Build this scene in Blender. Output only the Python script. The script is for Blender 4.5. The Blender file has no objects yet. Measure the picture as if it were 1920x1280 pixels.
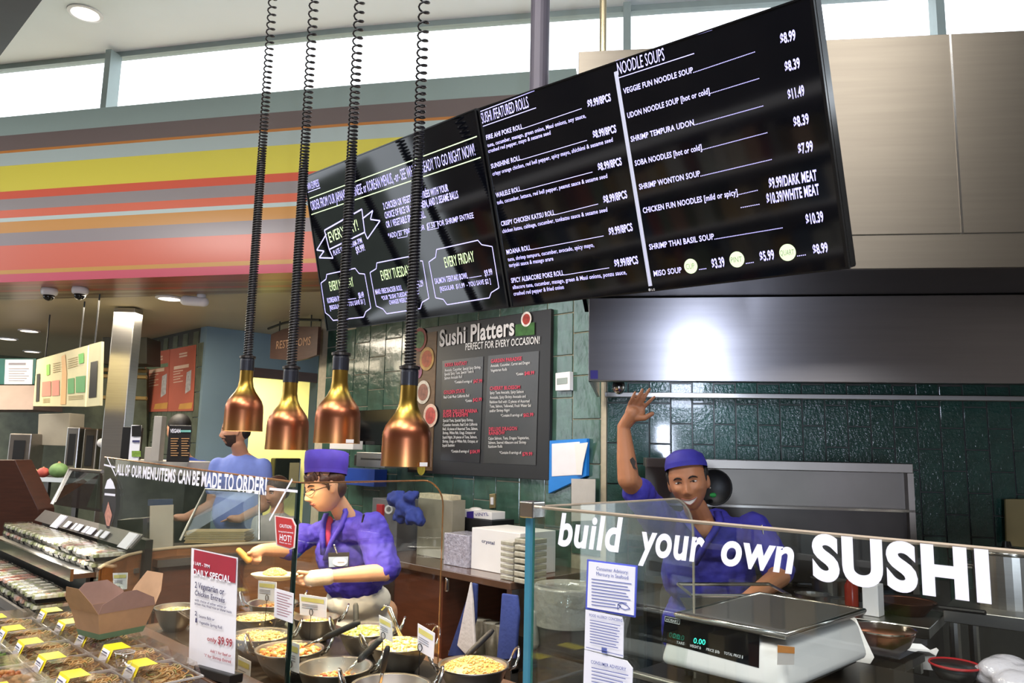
import bpy, bmesh, math, random
from mathutils import Vector as V, Matrix as M, noise
random.seed(4)
SC = bpy.context.scene
COL = SC.collection
# ------------------------------------------------------------------ camera
F = 1430.0; CH = 1.6
PIT = math.atan(202 / F); ROLL = math.radians(1.2); YAW = math.radians(45)
FW = V((math.cos(YAW) * math.cos(PIT), math.sin(YAW) * math.cos(PIT), math.sin(PIT)))
R0 = V((math.sin(YAW), -math.cos(YAW), 0)); U0 = R0.cross(FW)
CR = R0 * math.cos(ROLL) + U0 * math.sin(ROLL)
CU = -R0 * math.sin(ROLL) + U0 * math.cos(ROLL)
CP = V((0, 0, CH))
cd = bpy.data.cameras.new('camera'); cam = bpy.data.objects.new('camera', cd); COL.objects.link(cam)
cam.matrix_world = M(((CR.x, CU.x, -FW.x, 0), (CR.y, CU.y, -FW.y, 0), (CR.z, CU.z, -FW.z, CH), (0, 0, 0, 1)))
cd.sensor_width = 36; cd.lens = 36 * F / 1920; cd.clip_start = .02; cd.clip_end = 200
SC.camera = cam
SC.view_settings.view_transform = 'Standard'; SC.view_settings.look = 'None'
SC.view_settings.gamma = 1; SC.view_settings.use_curve_mapping = False
SC.view_settings.exposure = 0.32
# ------------------------------------------------------------------ world, lamps of the hall and an added hood light
W = bpy.data.worlds.new('world'); SC.world = W; W.use_nodes = True
W.node_tree.nodes['Background'].inputs[0].default_value = (.86, .93, 1, 1)
W.node_tree.nodes['Background'].inputs[1].default_value = 3.0
def light(name, kind, loc, power, color=(1, 1, 1), size=.5, to=None, size_y=None, spot=None, blend=.5):
    l = bpy.data.lights.new(name, kind); l.energy = power; l.color = color
    if kind == 'AREA':
        l.size = size
        if size_y: l.shape = 'RECTANGLE'; l.size_y = size_y
    elif kind in ('POINT', 'SPOT'): l.shadow_soft_size = size
    if kind == 'SPOT': l.spot_size = spot or 1.6; l.spot_blend = blend
    o = bpy.data.objects.new(name, l); COL.objects.link(o); o.location = loc
    if to is not None: o.rotation_euler = (V(to) - V(loc)).to_track_quat('-Z', 'Y').to_euler()
    return o
for hx, hy, pw in ((-.8, 2.6, 95), (-.6, .6, 105), (1.0, -1.6, 70), (-1.6, 5.2, 75)):
    light('hall_ceiling_light', 'AREA', (hx, hy, 4.9), pw, (1, .96, .92), 1.2, (hx + 2.4, hy + 1.2, 0.6))
light('hood_streak_light', 'AREA', (-3.45, -3.88, 1.1), 170, (.72, .8, 1), .25, (3.0, 1.8, 1.6), size_y=2.0)  # added cool area light out of view, puts the bright streak on the hood
light('kitchen_ceiling_light', 'AREA', (2.45, 2.75, 2.72), 34, (1, .88, .72), .5, (2.45, 2.75, 0))
light('far_ceiling_light', 'AREA', (2.2, 6.6, 2.70), 45, (1, .88, .7), .9, (2.2, 6.6, 0))
light('far_ceiling_light', 'AREA', (1.0, 8.6, 2.70), 55, (1, .85, .62), 1.2, (1.0, 8.6, 0))
# ------------------------------------------------------------------ photo pixel -> place
def ray(x, y): return FW + CR * ((x - 960) / F) - CU * ((y - 640) / F)
def at(x, y, d): return CP + ray(x, y) * d
def onz(x, y, z): r = ray(x, y); return CP + r * ((z - CH) / r.z)
def onX(x, y, X): r = ray(x, y); return CP + r * (X / r.x)
def onY(x, y, Y): r = ray(x, y); return CP + r * (Y / r.y)
class Pl:
    def __init__(s, p, n): s.p = V(p); s.n = V(n).normalized()
    def hit(s, x, y): r = ray(x, y); return CP + r * ((s.p - CP).dot(s.n) / r.dot(s.n))
    def off(s, k): return Pl(s.p + s.n * k, s.n)
def PX(X): return Pl((X, 0, 0), (-1, 0, 0))
# ------------------------------------------------------------------ materials
MATS = {}
def lin(h):
    h = h.lstrip('#'); c = [int(h[i:i + 2], 16) / 255 for i in (0, 2, 4)]
    return [x / 12.92 if x <= .04045 else ((x + .055) / 1.055) ** 2.4 for x in c]
def mat(name, col='#888888', rough=.5, metal=0, var=.08, scale=6, bump=0, bscale=40, emit=0, coat=0, aniso=0, sss=0, stretch=None, spec=None, arot=0):
    if name in MATS: return MATS[name]
    m = bpy.data.materials.new(name); m.use_nodes = True; nt = m.node_tree; b = nt.nodes['Principled BSDF']
    c = lin(col) if isinstance(col, str) else col
    tc = nt.nodes.new('ShaderNodeTexCoord'); src = tc.outputs['Object']
    if stretch:
        mp = nt.nodes.new('ShaderNodeMapping'); mp.inputs['Scale'].default_value = stretch
        nt.links.new(src, mp.inputs[0]); src = mp.outputs[0]
    if var:
        n = nt.nodes.new('ShaderNodeTexNoise'); n.inputs['Scale'].default_value = scale; n.inputs['Detail'].default_value = 4
        r = nt.nodes.new('ShaderNodeValToRGB')
        r.color_ramp.elements[0].position = .3; r.color_ramp.elements[1].position = .7
        r.color_ramp.elements[0].color = (*[x * (1 - var) for x in c], 1)
        r.color_ramp.elements[1].color = (*[min(1, x * (1 + var)) for x in c], 1)
        nt.links.new(src, n.inputs[0]); nt.links.new(n.outputs[0], r.inputs[0]); nt.links.new(r.outputs[0], b.inputs['Base Color'])
    else: b.inputs['Base Color'].default_value = (*c, 1)
    b.inputs['Roughness'].default_value = rough; b.inputs['Metallic'].default_value = metal
    if spec is not None: b.inputs['Specular IOR Level'].default_value = spec
    if coat: b.inputs['Coat Weight'].default_value = coat; b.inputs['Coat Roughness'].default_value = .06
    if aniso: b.inputs['Anisotropic'].default_value = aniso; b.inputs['Anisotropic Rotation'].default_value = arot
    if sss: b.inputs['Subsurface Weight'].default_value = sss; b.inputs['Subsurface Radius'].default_value = (.012, .005, .003)
    if emit: b.inputs['Emission Color'].default_value = (*c, 1); b.inputs['Emission Strength'].default_value = emit
    if bump:
        n2 = nt.nodes.new('ShaderNodeTexNoise'); n2.inputs['Scale'].default_value = bscale; n2.inputs['Detail'].default_value = 3
        bp = nt.nodes.new('ShaderNodeBump'); bp.inputs['Strength'].default_value = bump; bp.inputs['Distance'].default_value = .01
        nt.links.new(src, n2.inputs[0]); nt.links.new(n2.outputs[0], bp.inputs['Height']); nt.links.new(bp.outputs[0], b.inputs['Normal'])
    MATS[name] = m; return m
def glassmat(name, tint=(.95, .98, .96), refl=.02, rough=.0, tr=None):
    if name in MATS: return MATS[name]
    m = bpy.data.materials.new(name); m.use_nodes = True; nt = m.node_tree; nt.nodes.clear()
    o = nt.nodes.new('ShaderNodeOutputMaterial'); t = nt.nodes.new('ShaderNodeBsdfTransparent'); g = nt.nodes.new('ShaderNodeBsdfGlossy')
    t.inputs[0].default_value = (*tint, 1); g.inputs['Roughness'].default_value = rough
    mx = nt.nodes.new('ShaderNodeMixShader'); f = nt.nodes.new('ShaderNodeFresnel'); f.inputs[0].default_value = 1.45
    ge = nt.nodes.new('ShaderNodeNewGeometry'); mi = nt.nodes.new('ShaderNodeMapRange'); mi.inputs[3].default_value = 1.45; mi.inputs[4].default_value = 1 / 1.45
    nt.links.new(ge.outputs['Backfacing'], mi.inputs[0]); nt.links.new(mi.outputs[0], f.inputs[0])
    ad = nt.nodes.new('ShaderNodeMath'); ad.operation = 'MULTIPLY_ADD'; ad.inputs[1].default_value = .9; ad.inputs[2].default_value = refl
    ad.use_clamp = True
    nt.links.new(f.outputs[0], ad.inputs[0]); nt.links.new(ad.outputs[0], mx.inputs[0])
    nt.links.new(t.outputs[0], mx.inputs[1]); nt.links.new(g.outputs[0], mx.inputs[2]); nt.links.new(mx.outputs[0], o.inputs[0])
    MATS[name] = m; return m
def stripes(name, bands, lo, hi, axis='z', rough=.35, dirv=None, metal=0, dim=1.):
    """flat printed bands across a surface, from (fraction, colour) pairs"""
    m = bpy.data.materials.new(name); m.use_nodes = True; nt = m.node_tree; b = nt.nodes['Principled BSDF']
    g = nt.nodes.new('ShaderNodeNewGeometry')
    dp = nt.nodes.new('ShaderNodeVectorMath'); dp.operation = 'DOT_PRODUCT'
    dp.inputs[1].default_value = dirv if dirv is not None else (0, 0, 1)
    mr = nt.nodes.new('ShaderNodeMapRange'); mr.inputs[1].default_value = lo; mr.inputs[2].default_value = hi
    r = nt.nodes.new('ShaderNodeValToRGB'); r.color_ramp.interpolation = 'CONSTANT'
    e = r.color_ramp.elements; e.remove(e[1])
    for i, (p, c) in enumerate(bands):
        k = e[0] if i == 0 else e.new(p)
        k.position = p; k.color = (*[x * dim for x in lin(c)], 1)
    nt.links.new(g.outputs['Position'], dp.inputs[0]); nt.links.new(dp.outputs['Value'], mr.inputs[0])
    nt.links.new(mr.outputs[0], r.inputs[0]); nt.links.new(r.outputs[0], b.inputs['Base Color'])
    b.inputs['Roughness'].default_value = rough; b.inputs['Metallic'].default_value = metal
    MATS[name] = m; return m
# ------------------------------------------------------------------ object helpers
def tag(o, label, cat, group=None, kind=None):
    o['label'] = label; o['category'] = cat
    if group: o['group'] = group
    if kind: o['kind'] = kind
    return o
def thing(name, loc, label, cat, group=None):
    o = bpy.data.objects.new(name, None); COL.objects.link(o); o.location = loc; o.empty_display_size = .05
    return tag(o, label, cat, group)
def link(name, me, m, parent=None, origin=None, smooth=False):
    """me: mesh with world-space vertices"""
    if origin is None:
        if len(me.vertices):
            xs = [v.co for v in me.vertices]
            origin = V(((min(v.x for v in xs) + max(v.x for v in xs)) / 2, (min(v.y for v in xs) + max(v.y for v in xs)) / 2, min(v.z for v in xs)))
        else: origin = V()
    me.transform(M.Translation(-V(origin)))
    o = bpy.data.objects.new(name, me); COL.objects.link(o); o.location = origin
    if m is not None: me.materials.append(m if not isinstance(m, str) else MATS[m])
    if smooth:
        for p in me.polygons: p.use_smooth = True
    if parent is not None: setp(o, parent)
    return o
def wmat(o):
    m = o.matrix_basis.copy()
    while o.parent: m = o.parent.matrix_basis @ o.matrix_parent_inverse @ m; o = o.parent
    return m
def setp(o, parent):
    o.parent = parent; o.matrix_parent_inverse = wmat(parent).inverted(); return o
def mk(name, vs, fs, m, parent=None, smooth=False, origin=None):
    me = bpy.data.meshes.new(name); me.from_pydata([tuple(v) for v in vs], [], fs); me.update()
    bm = bmesh.new(); bm.from_mesh(me); bmesh.ops.recalc_face_normals(bm, faces=bm.faces); bm.to_mesh(me); bm.free()
    return link(name, me, m, parent, origin, smooth)
class B:
    """collects shapes into one mesh"""
    def __init__(s): s.v = []; s.f = []
    def add(s, vs, fs):
        k = len(s.v); s.v += [V(v) for v in vs]; s.f += [tuple(i + k for i in f) for f in fs]; return s
    def box(s, lo, hi):
        x0, y0, z0 = lo; x1, y1, z1 = hi
        return s.add([(x, y, z) for z in (z0, z1) for x, y in ((x0, y0), (x1, y0), (x1, y1), (x0, y1))],
                     [(0, 3, 2, 1), (4, 5, 6, 7), (0, 1, 5, 4), (1, 2, 6, 5), (2, 3, 7, 6), (3, 0, 4, 7)])
    def obox(s, o, ax, ay, az):
        """box from a corner and three edge vectors"""
        o, ax, ay, az = map(V, (o, ax, ay, az))
        return s.add([o, o + ax, o + ax + ay, o + ay, o + az, o + ax + az, o + ax + ay + az, o + ay + az],
                     [(0, 3, 2, 1), (4, 5, 6, 7), (0, 1, 5, 4), (1, 2, 6, 5), (2, 3, 7, 6), (3, 0, 4, 7)])
    def slab(s, pts, n):
        """polygon (any count) thickened along vector n"""
        k = len(pts); pts = [V(p) for p in pts]; n = V(n)
        return s.add(pts + [p + n for p in pts], [tuple(range(k))[::-1], tuple(range(k, 2 * k))] + [(i, (i + 1) % k, k + (i + 1) % k, k + i) for i in range(k)])
    def lathe(s, prof, c, seg=24, axis=None, sx=None, cap=True):
        """prof: (radius, height) pairs about axis through c"""
        c = V(c); az = V(axis).normalized() if axis is not None else V((0, 0, 1))
        a = sx.normalized() if sx is not None else az.orthogonal().normalized()
        b = az.cross(a); vs = []
        for r, h in prof:
            for i in range(seg):
                t = 2 * math.pi * i / seg; vs.append(c + az * h + a * (r * math.cos(t)) + b * (r * math.sin(t)))
        fs = [(j * seg + i, j * seg + (i + 1) % seg, (j + 1) * seg + (i + 1) % seg, (j + 1) * seg + i) for j in range(len(prof) - 1) for i in range(seg)]
        if cap:
            if prof[0][0] > 1e-5: fs.append(tuple(range(seg))[::-1])
            if prof[-1][0] > 1e-5: fs.append(tuple(range((len(prof) - 1) * seg, len(prof) * seg)))
        return s.add(vs, fs)
    def tube(s, pts, r, seg=8, closed=False, cap=True):
        pts = [V(p) for p in pts]; n = len(pts); rr = r if isinstance(r, (list, tuple)) else [r] * n
        vs = []; u = None
        for i, p in enumerate(pts):
            d = (pts[(i + 1) % n] - pts[i - 1]) if closed else (pts[min(i + 1, n - 1)] - pts[max(i - 1, 0)])
            d.normalize()
            if u is None: u = d.orthogonal().normalized()
            else: u = (u - d * u.dot(d)); u = u.normalized() if u.length > 1e-6 else d.orthogonal().normalized()
            w = d.cross(u)
            for k in range(seg):
                t = 2 * math.pi * k / seg; vs.append(p + (u * math.cos(t) + w * math.sin(t)) * rr[i])
        fs = [(i * seg + k, i * seg + (k + 1) % seg, ((i + 1) % n) * seg + (k + 1) % seg, ((i + 1) % n) * seg + k) for i in range(n if closed else n - 1) for k in range(seg)]
        if cap and not closed: fs += [tuple(range(seg))[::-1], tuple(range((n - 1) * seg, n * seg))]
        return s.add(vs, fs)
    def ell(s, c, rad, rot=None, seg=16, rings=10):
        c = V(c); vs = []; R = rot or M.Identity(3)
        for j in range(rings + 1):
            p = math.pi * j / rings
            for i in range(seg):
                t = 2 * math.pi * i / seg
                vs.append(c + R @ V((rad[0] * math.sin(p) * math.cos(t), rad[1] * math.sin(p) * math.sin(t), rad[2] * math.cos(p))))
        return s.add(vs, [(j * seg + i, j * seg + (i + 1) % seg, (j + 1) * seg + (i + 1) % seg, (j + 1) * seg + i) for j in range(rings) for i in range(seg)])
    def cap(s, p0, r0, p1, r1, seg=14):
        """tapered capsule"""
        p0, p1 = V(p0), V(p1); d = (p1 - p0); L = d.length; d.normalize(); prof = []
        for k in range(5): a = math.pi / 2 * k / 4; prof.append((max(r0 * math.sin(a), 1e-4), -r0 * math.cos(a)))
        for k in range(5): a = math.pi / 2 * k / 4; prof.append((max(r1 * math.cos(a), 1e-4), L + r1 * math.sin(a)))
        return s.lathe(prof, p0, seg, d)
    def go(s, name, m, parent=None, smooth=False, bevel=0, seg=2, origin=None, merge=False):
        me = bpy.data.meshes.new(name); me.from_pydata([tuple(v) for v in s.v], [], s.f); me.update()
        bm = bmesh.new(); bm.from_mesh(me)
        if merge: bmesh.ops.remove_doubles(bm, verts=bm.verts, dist=1e-5)
        bmesh.ops.recalc_face_normals(bm, faces=bm.faces)
        if bevel: bmesh.ops.bevel(bm, geom=list(bm.edges), offset=bevel, segments=seg, affect='EDGES', profile=.5)
        bm.to_mesh(me); bm.free()
        o = link(name, me, m, parent, origin, smooth)
        if smooth and bevel: pass
        return o
def box(name, lo, hi, m, parent=None, bevel=0): return B().box(lo, hi).go(name, m, parent, bevel=bevel)
def struct(o): o['kind'] = 'structure'; return o
def copytree(o, parent=None, loc=None, label=None, rz=None):
    c = o.copy(); COL.objects.link(c)
    if parent is not None: c.parent = parent
    for ch in [x for x in COL.objects if x.parent == o]: copytree(ch, c)
    if loc is not None: c.location = loc
    if rz is not None: c.rotation_euler.z = rz
    if label: c['label'] = label
    return c
# ------------------------------------------------------------------ lettering
_fc = {}
def glyphs(s, bold=0., shear=0.):
    k = (s, bold, shear)
    if k in _fc: return _fc[k]
    c = bpy.data.curves.new('t', 'FONT'); c.body = s; c.size = 1; c.offset = bold; c.shear = shear; c.space_character = 1 + 2.2 * bold; c.resolution_u = 6 if bold >= .025 else 2; c.fill_mode = 'FRONT'
    o = bpy.data.objects.new('t', c); COL.objects.link(o)
    dg = bpy.context.evaluated_depsgraph_get(); me = bpy.data.meshes.new_from_object(o.evaluated_get(dg))
    r = ([v.co.copy() for v in me.vertices], [tuple(p.vertices) for p in me.polygons])
    bpy.data.objects.remove(o); bpy.data.curves.remove(c); bpy.data.meshes.remove(me)
    _fc[k] = r; return r
CAPH = max(v.y for v in glyphs('H')[0])
class Txt(B):
    def put(s, pl, t, a, b, h, bold=.01, shear=0., raw=False):
        """lettering on plane pl, baseline from photo point a to b, capital height h (photo pixels at a)"""
        A = pl.hit(*a); Bp = pl.hit(*b); T = pl.hit(a[0], a[1] - h)
        vs, fs = glyphs(t, bold, shear)
        if not vs: return s
        x0 = min(v.x for v in vs); x1 = max(v.x for v in vs); ex = (Bp - A) / max(x1 - x0, 1e-6)
        d = ex.normalized(); up = pl.n.cross(d)
        if up.z < 0: up = -up
        ey = up * ((T - A).length / CAPH)
        return s.add([A + ex * (v.x - x0) + ey * v.y for v in vs], fs)
    def each(s, name, m, parent):
        """one part per run of lettering or printed shape"""
        for k, (i0, i1, f0, f1) in enumerate(s.runs):
            mk(name, s.v[i0:i1], [tuple(i - i0 for i in f) for f in s.f[f0:f1]], m, parent)
    runs = None
    def add(s, vs, fs):
        if s.runs is None: s.runs = []
        a, b = len(s.v), len(s.f); B.add(s, vs, fs); s.runs.append((a, len(s.v), b, len(s.f))); return s
    def line(s, pl, a, b, w=1.4):
        A = pl.hit(*a); Bp = pl.hit(*b); d = (Bp - A).normalized(); up = pl.n.cross(d) * ((pl.hit(a[0], a[1] - w) - A).length / 2)
        return s.add([A - up, Bp - up, Bp + up, A + up], [(0, 1, 2, 3)])
    def dots(s, pl, a, b, n, w=1.6):
        for i in range(n):
            t0 = i / n; t1 = (i + .6) / n
            s.line(pl, (a[0] + (b[0] - a[0]) * t0, a[1] + (b[1] - a[1]) * t0), (a[0] + (b[0] - a[0]) * t1, a[1] + (b[1] - a[1]) * t1), w)
        return s
    def path(s, pl, pts, w=1.6, closed=False):
        for p, q in zip(pts, pts[1:] + (pts[:1] if closed else [])): s.line(pl, p, q, w)
        return s
    def poly(s, pl, pts): return s.add([pl.hit(*p) for p in pts], [tuple(range(len(pts)))])
    def disc(s, pl, c, r, n=28, sq=1.):
        C = pl.hit(*c); k = (pl.hit(c[0], c[1] - r) - C).length
        d = V((0, 0, 1)) - pl.n * pl.n.z; d.normalize(); e = pl.n.cross(d)
        return s.add([C + d * (k * math.cos(2 * math.pi * i / n)) + e * (k * sq * math.sin(2 * math.pi * i / n)) for i in range(n)], [tuple(range(n))])
# ================================================================== materials used all over
mat('steel', '#a9a6a0', .32, 1, .05, 3, aniso=.6, stretch=(1, 1, 30)); mat('steel_clad', '#766f64', .4, 1, .05, 2, aniso=.6, arot=.25, stretch=(1, 1, 25))
mat('steel_hood', '#a9a7ab', .28, 1, .04, 2, aniso=.9, arot=.25, stretch=(1, 1, 25)); mat('steel_dark', '#4e4a47', .4, 1, .1, 5)
mat('steel_shiny', '#c9c6c0', .16, 1, .03, 5); mat('chrome', '#e4e2de', .1, 1, 0)
mat('black', '#141415', .45, 0, .1); mat('black_gloss', '#0b0b0d', .08, 0, 0); mat('black_rubber', '#1c1c1e', .7)
mat('white', '#e9e7e4', .5, 0, .03); mat('paper', '#eceaf0', .6, 0, .03, 10); mat('white_plastic', '#e2e0e2', .35, 0, .03)
mat('ceil', '#eaf0f3', .8, 0, .03, 1); mat('ceil_low', '#b9ad90', .45, 0, .06, 1); mat('grout', '#b5ac97', .85, 0, .1, 30); mat('grout_dark', '#3d3d3a', .5, 0, .1, 30)
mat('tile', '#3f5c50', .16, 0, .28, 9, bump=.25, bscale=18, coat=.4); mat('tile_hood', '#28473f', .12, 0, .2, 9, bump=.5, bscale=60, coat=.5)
mat('blue_wall', '#6f8592', .7, 0, .05, 2); mat('yellow_wall', '#efe49a', .5, 0, .04, 3); mat('floor_m', '#5d544c', .35, 0, .15, 3)
mat('wood_red', '#5e3322', .4, 0, .2, 3, stretch=(2, 2, 14), coat=.2); mat('wood_counter', '#8a5a35', .35, 0, .22, 4, stretch=(2, 2, 18), coat=.3)
mat('wood_dark', '#3d2016', .4, 0, .2, 4, stretch=(2, 2, 14)); mat('mullion', '#8b9896', .5, .3, .05); mat('beam', '#55595a', .7, 0, .1, 2)
mat('ink_white', '#f2f0ff', .6, 0, 0); mat('red', '#b3202a', .45); mat('yellow', '#f0dc22', .45, 0, .03); mat('green', '#2f9f4d', .5)
mat('purple', '#3d2fa8', .75, 0, .12, 25, bump=.15, bscale=60); mat('purple_hat', '#4330a4', .7, 0, .1, 25)
mat('kraft', '#a98463', .7, 0, .06, 30); mat('kraft_in', '#8d6e63', .75, 0, .06, 30); mat('kraft_green', '#5f7a5c', .65, 0, .05, 30)
G = glassmat('glass'); GE = mat('glass_edge', '#2f6f66', .1, 0, .1, 20, coat=.5); CE = mat('copper_edge', '#c08a5c', .2, .7, .1, 20)
clear = glassmat('clear_plastic', (.94, .94, .93), .10, .08)
# ================================================================== setting
struct(box('floor', (-4, -4, -.1), (9, 14, 0), 'floor_m'))
ZC = 5.2
# striped curved fascia over the kitchens
top = [(-60, 226), (0, 220), (213, 200), (430, 180), (640, 161), (800, 148.5), (940, 138), (1080, 128)]
ZT, ZB = 4.06, 2.75
cur = [onz(x, y, ZT) for x, y in top]; cur = [V((p.x, p.y, 0)) for p in cur]
cur = [cur[0] + (cur[0] - cur[1]).normalized() * 6] + cur
nrm = V((-.82, -.57, 0)).normalized()
up = V((0, 0, 1)); back = -nrm
fr = lambda y: 1 - (y - 220) / 315.
bands = [(0, '#c4596a'), (fr(521), '#c2924e'), (fr(514), '#cd6a55'), (fr(468), '#8d8486'), (fr(444), '#c08a4a'), (fr(424), '#b4c2bf'), (fr(416), '#cf6a52'),
         (fr(401), '#8f8787'), (fr(381), '#c95a45'), (fr(366), '#cfc34e'), (fr(317), '#a9b5b2'), (fr(292), '#b8783c'), (fr(287), '#6f625f'), (fr(258), '#93a39e')]
stripes('fascia', bands, ZB, ZT, dim=.72)
n = len(cur)
vs = [p + up * ZB for p in cur] + [p + up * ZT for p in cur] + [p + up * ZT + back * .35 for p in cur]
struct(mk('wall_fascia', vs, [(i, i + 1, n + i + 1, n + i) for i in range(n - 1)] + [(n + i, n + i + 1, 2 * n + i + 1, 2 * n + i) for i in range(n - 1)], 'fascia', smooth=True))
# underside: printed border and then the plain low ceiling
d0 = nrm.dot(cur[2])
stripes('under', [(0, '#b3553f'), (.10, '#9a4a38'), (.2, '#a8795e'), (.24, '#8b5a40'), (.42, '#b2452f'), (.5, '#8a6a4c'), (.58, '#9b9078'), (.66, '#7a6148'), (.8, '#948a74'), (.88, '#6d5d4c'), (.95, '#a2977c')],
        -d0, -d0 + .62, rough=.3, dirv=tuple(back))
vs = [p + up * ZB for p in cur] + [p + up * ZB + back * .62 for p in cur]
struct(mk('trim_1', vs, [(i, i + 1, n + i + 1, n + i) for i in range(n - 1)], 'under'))
vs = [p + up * (ZB + .001) + back * .62 for p in cur] + [p + up * (ZB + .001) + back * 15 for p in cur]
struct(mk('ceiling_low', vs, [(i, i + 1, n + i + 1, n + i) for i in range(n - 1)], 'ceil_low'))
# clerestory: mullions and glass between fascia top and ceiling
wt = [(-80, 129.5), (0, 121), (215, 98), (430, 74.5), (640, 52), (940, 28), (1240, 6), (1900, -36), (2300, -60)]
wp = [onz(x, y, ZC) for x, y in wt]; wp = [V((p.x, p.y, 0)) for p in wp]
struct(B().slab([V((p.x, p.y, ZC)) + back * .05 for p in wp] + [V((7.5, -4, ZC)), V((-4, -4, ZC)), V((-4, 9, ZC))], (0, 0, .15)).go('ceiling', 'ceil'))
wb = B(); wg = B()
for p, q in zip(wp, wp[1:]):
    d = (q - p).normalized(); nn = V((-d.y, d.x, 0))
    wb.obox(p + up * (ZC - .05), q - p, nn * .08, up * .05); wb.obox(p + up * 3.2, q - p, nn * .08, up * .06)
    wg.obox(p + up * 3.26 + nn * .03, q - p, nn * .008, up * (ZC - 3.31))
wf = struct(wb.go('window_1', 'mullion'))
struct(wg.go('window_pane', glassmat('clerestory', (1, 1, 1), .02), wf))
for px in (-75, 222, 1176, 1748):
    for i in range(len(wt) - 1):
        if wt[i][0] <= px <= wt[i + 1][0]:
            t = (px - wt[i][0]) / (wt[i + 1][0] - wt[i][0]); y = wt[i][1] + t * (wt[i + 1][1] - wt[i][1]); p = onz(px, y, ZC); break
    d = (wp[i + 1] - wp[i]).normalized(); nn = V((-d.y, d.x, 0))
    B().obox(V((p.x, p.y, 3.26)) - d * .03 - nn * .12, d * .06, nn * .14, up * (ZC - 3.3)).go('mullion', 'mullion', wf)
p = onz(0, 105, 4.6); q = onz(79, 0, 4.6); d = (q - p).normalized(); nn = V((d.y, -d.x, 0))
struct(B().obox(V((p.x, p.y, 4.6)) - d * 3, d * 7, -nn * 1.2 if nn.dot(V((1, 1, 0))) > 0 else nn * 1.2, up * .6).go('trim_2', 'beam'))
# roof posts
def post(px, y0, d, r, m, label):
    p = at(px, y0, d); return tag(B().lathe([(r * 1.25, 0), (r * 1.25, .03), (r, .035), (r, ZC - p.z + .4), (r * 1.3, ZC - p.z + .405), (r * 1.3, ZC - p.z + .42)], (p.x, p.y, p.z - .42), 20).go('ceiling_post', m, smooth=False), label, 'post')
mat('post_dark', '#4b4650', .5, .2); mat('post_steel', '#b5a888', .25, .9)
post(1009, 260, 3.3, .042, 'post_dark', 'thick dark post rising to the ceiling behind the menu screens')
post(1130, 200, 3.7, .017, 'post_steel', 'thin brass coloured rod rising to the ceiling above the steel hood')
# downlights
def downlight(p, r, label, m='lamp_white', grp=None):
    t = thing('downlight', p, label, 'light', grp)
    B().lathe([(r * 1.25, 0), (r * 1.25, -.008), (r, -.012), (r * .92, .03)], p, 24, cap=False).go('trim_ring', 'white_plastic', t)
    B().lathe([(r * .92, .0), (r * .9, .002)], V(p) - up * .002, 24).go('lens', m, t)
mat('lamp_white', '#fff1dc', .4, 0, 0, emit=6)
downlight(onz(160, 24, ZC) - up * .002, .11, 'round recessed downlight in the white upper ceiling')
downlight(onz(318, 558, ZB) - up * .002, .085, 'lit round downlight in the striped soffit beside the white sensor')
for i, (x, y) in enumerate(((55, 619), (15, 634), (60, 658))):
    downlight(onz(x, y, ZB) - up * .002, .085, 'recessed downlight in the low ceiling over the far kitchen', grp='far kitchen downlights')
for x, y, lb in ((93, 541, 'white dome camera with small dark lens bulb under the striped soffit'), (151, 539, 'white dome camera with round black dome under the striped soffit')):
    p = onz(x, y, ZB); t = thing('security_camera', p, lb, 'camera')
    B().lathe([(.055, 0), (.06, -.02), (.055, -.045), (.045, -.052)], p, 24).go('housing', 'white_plastic', t, smooth=True)
    B().lathe([(.042, -.05), (.036, -.075), (.02, -.09), (.001, -.096)], p, 20).go('dome', 'black_gloss', t, smooth=True)
p = onz(368, 552, ZB); t = thing('motion_sensor', p, 'white swivel sensor hanging under the striped soffit', 'sensor')
B().lathe([(.035, 0), (.035, -.03), (.02, -.035), (.02, -.05)], p + V((.03, -.03, 0)), 18).go('mount', 'white_plastic', t, smooth=True)
B().cap(p + V((.04, -.06, -.06)), .038, p + V((-.06, .05, -.05)), .04).go('head', 'white_plastic', t, smooth=True)
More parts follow.
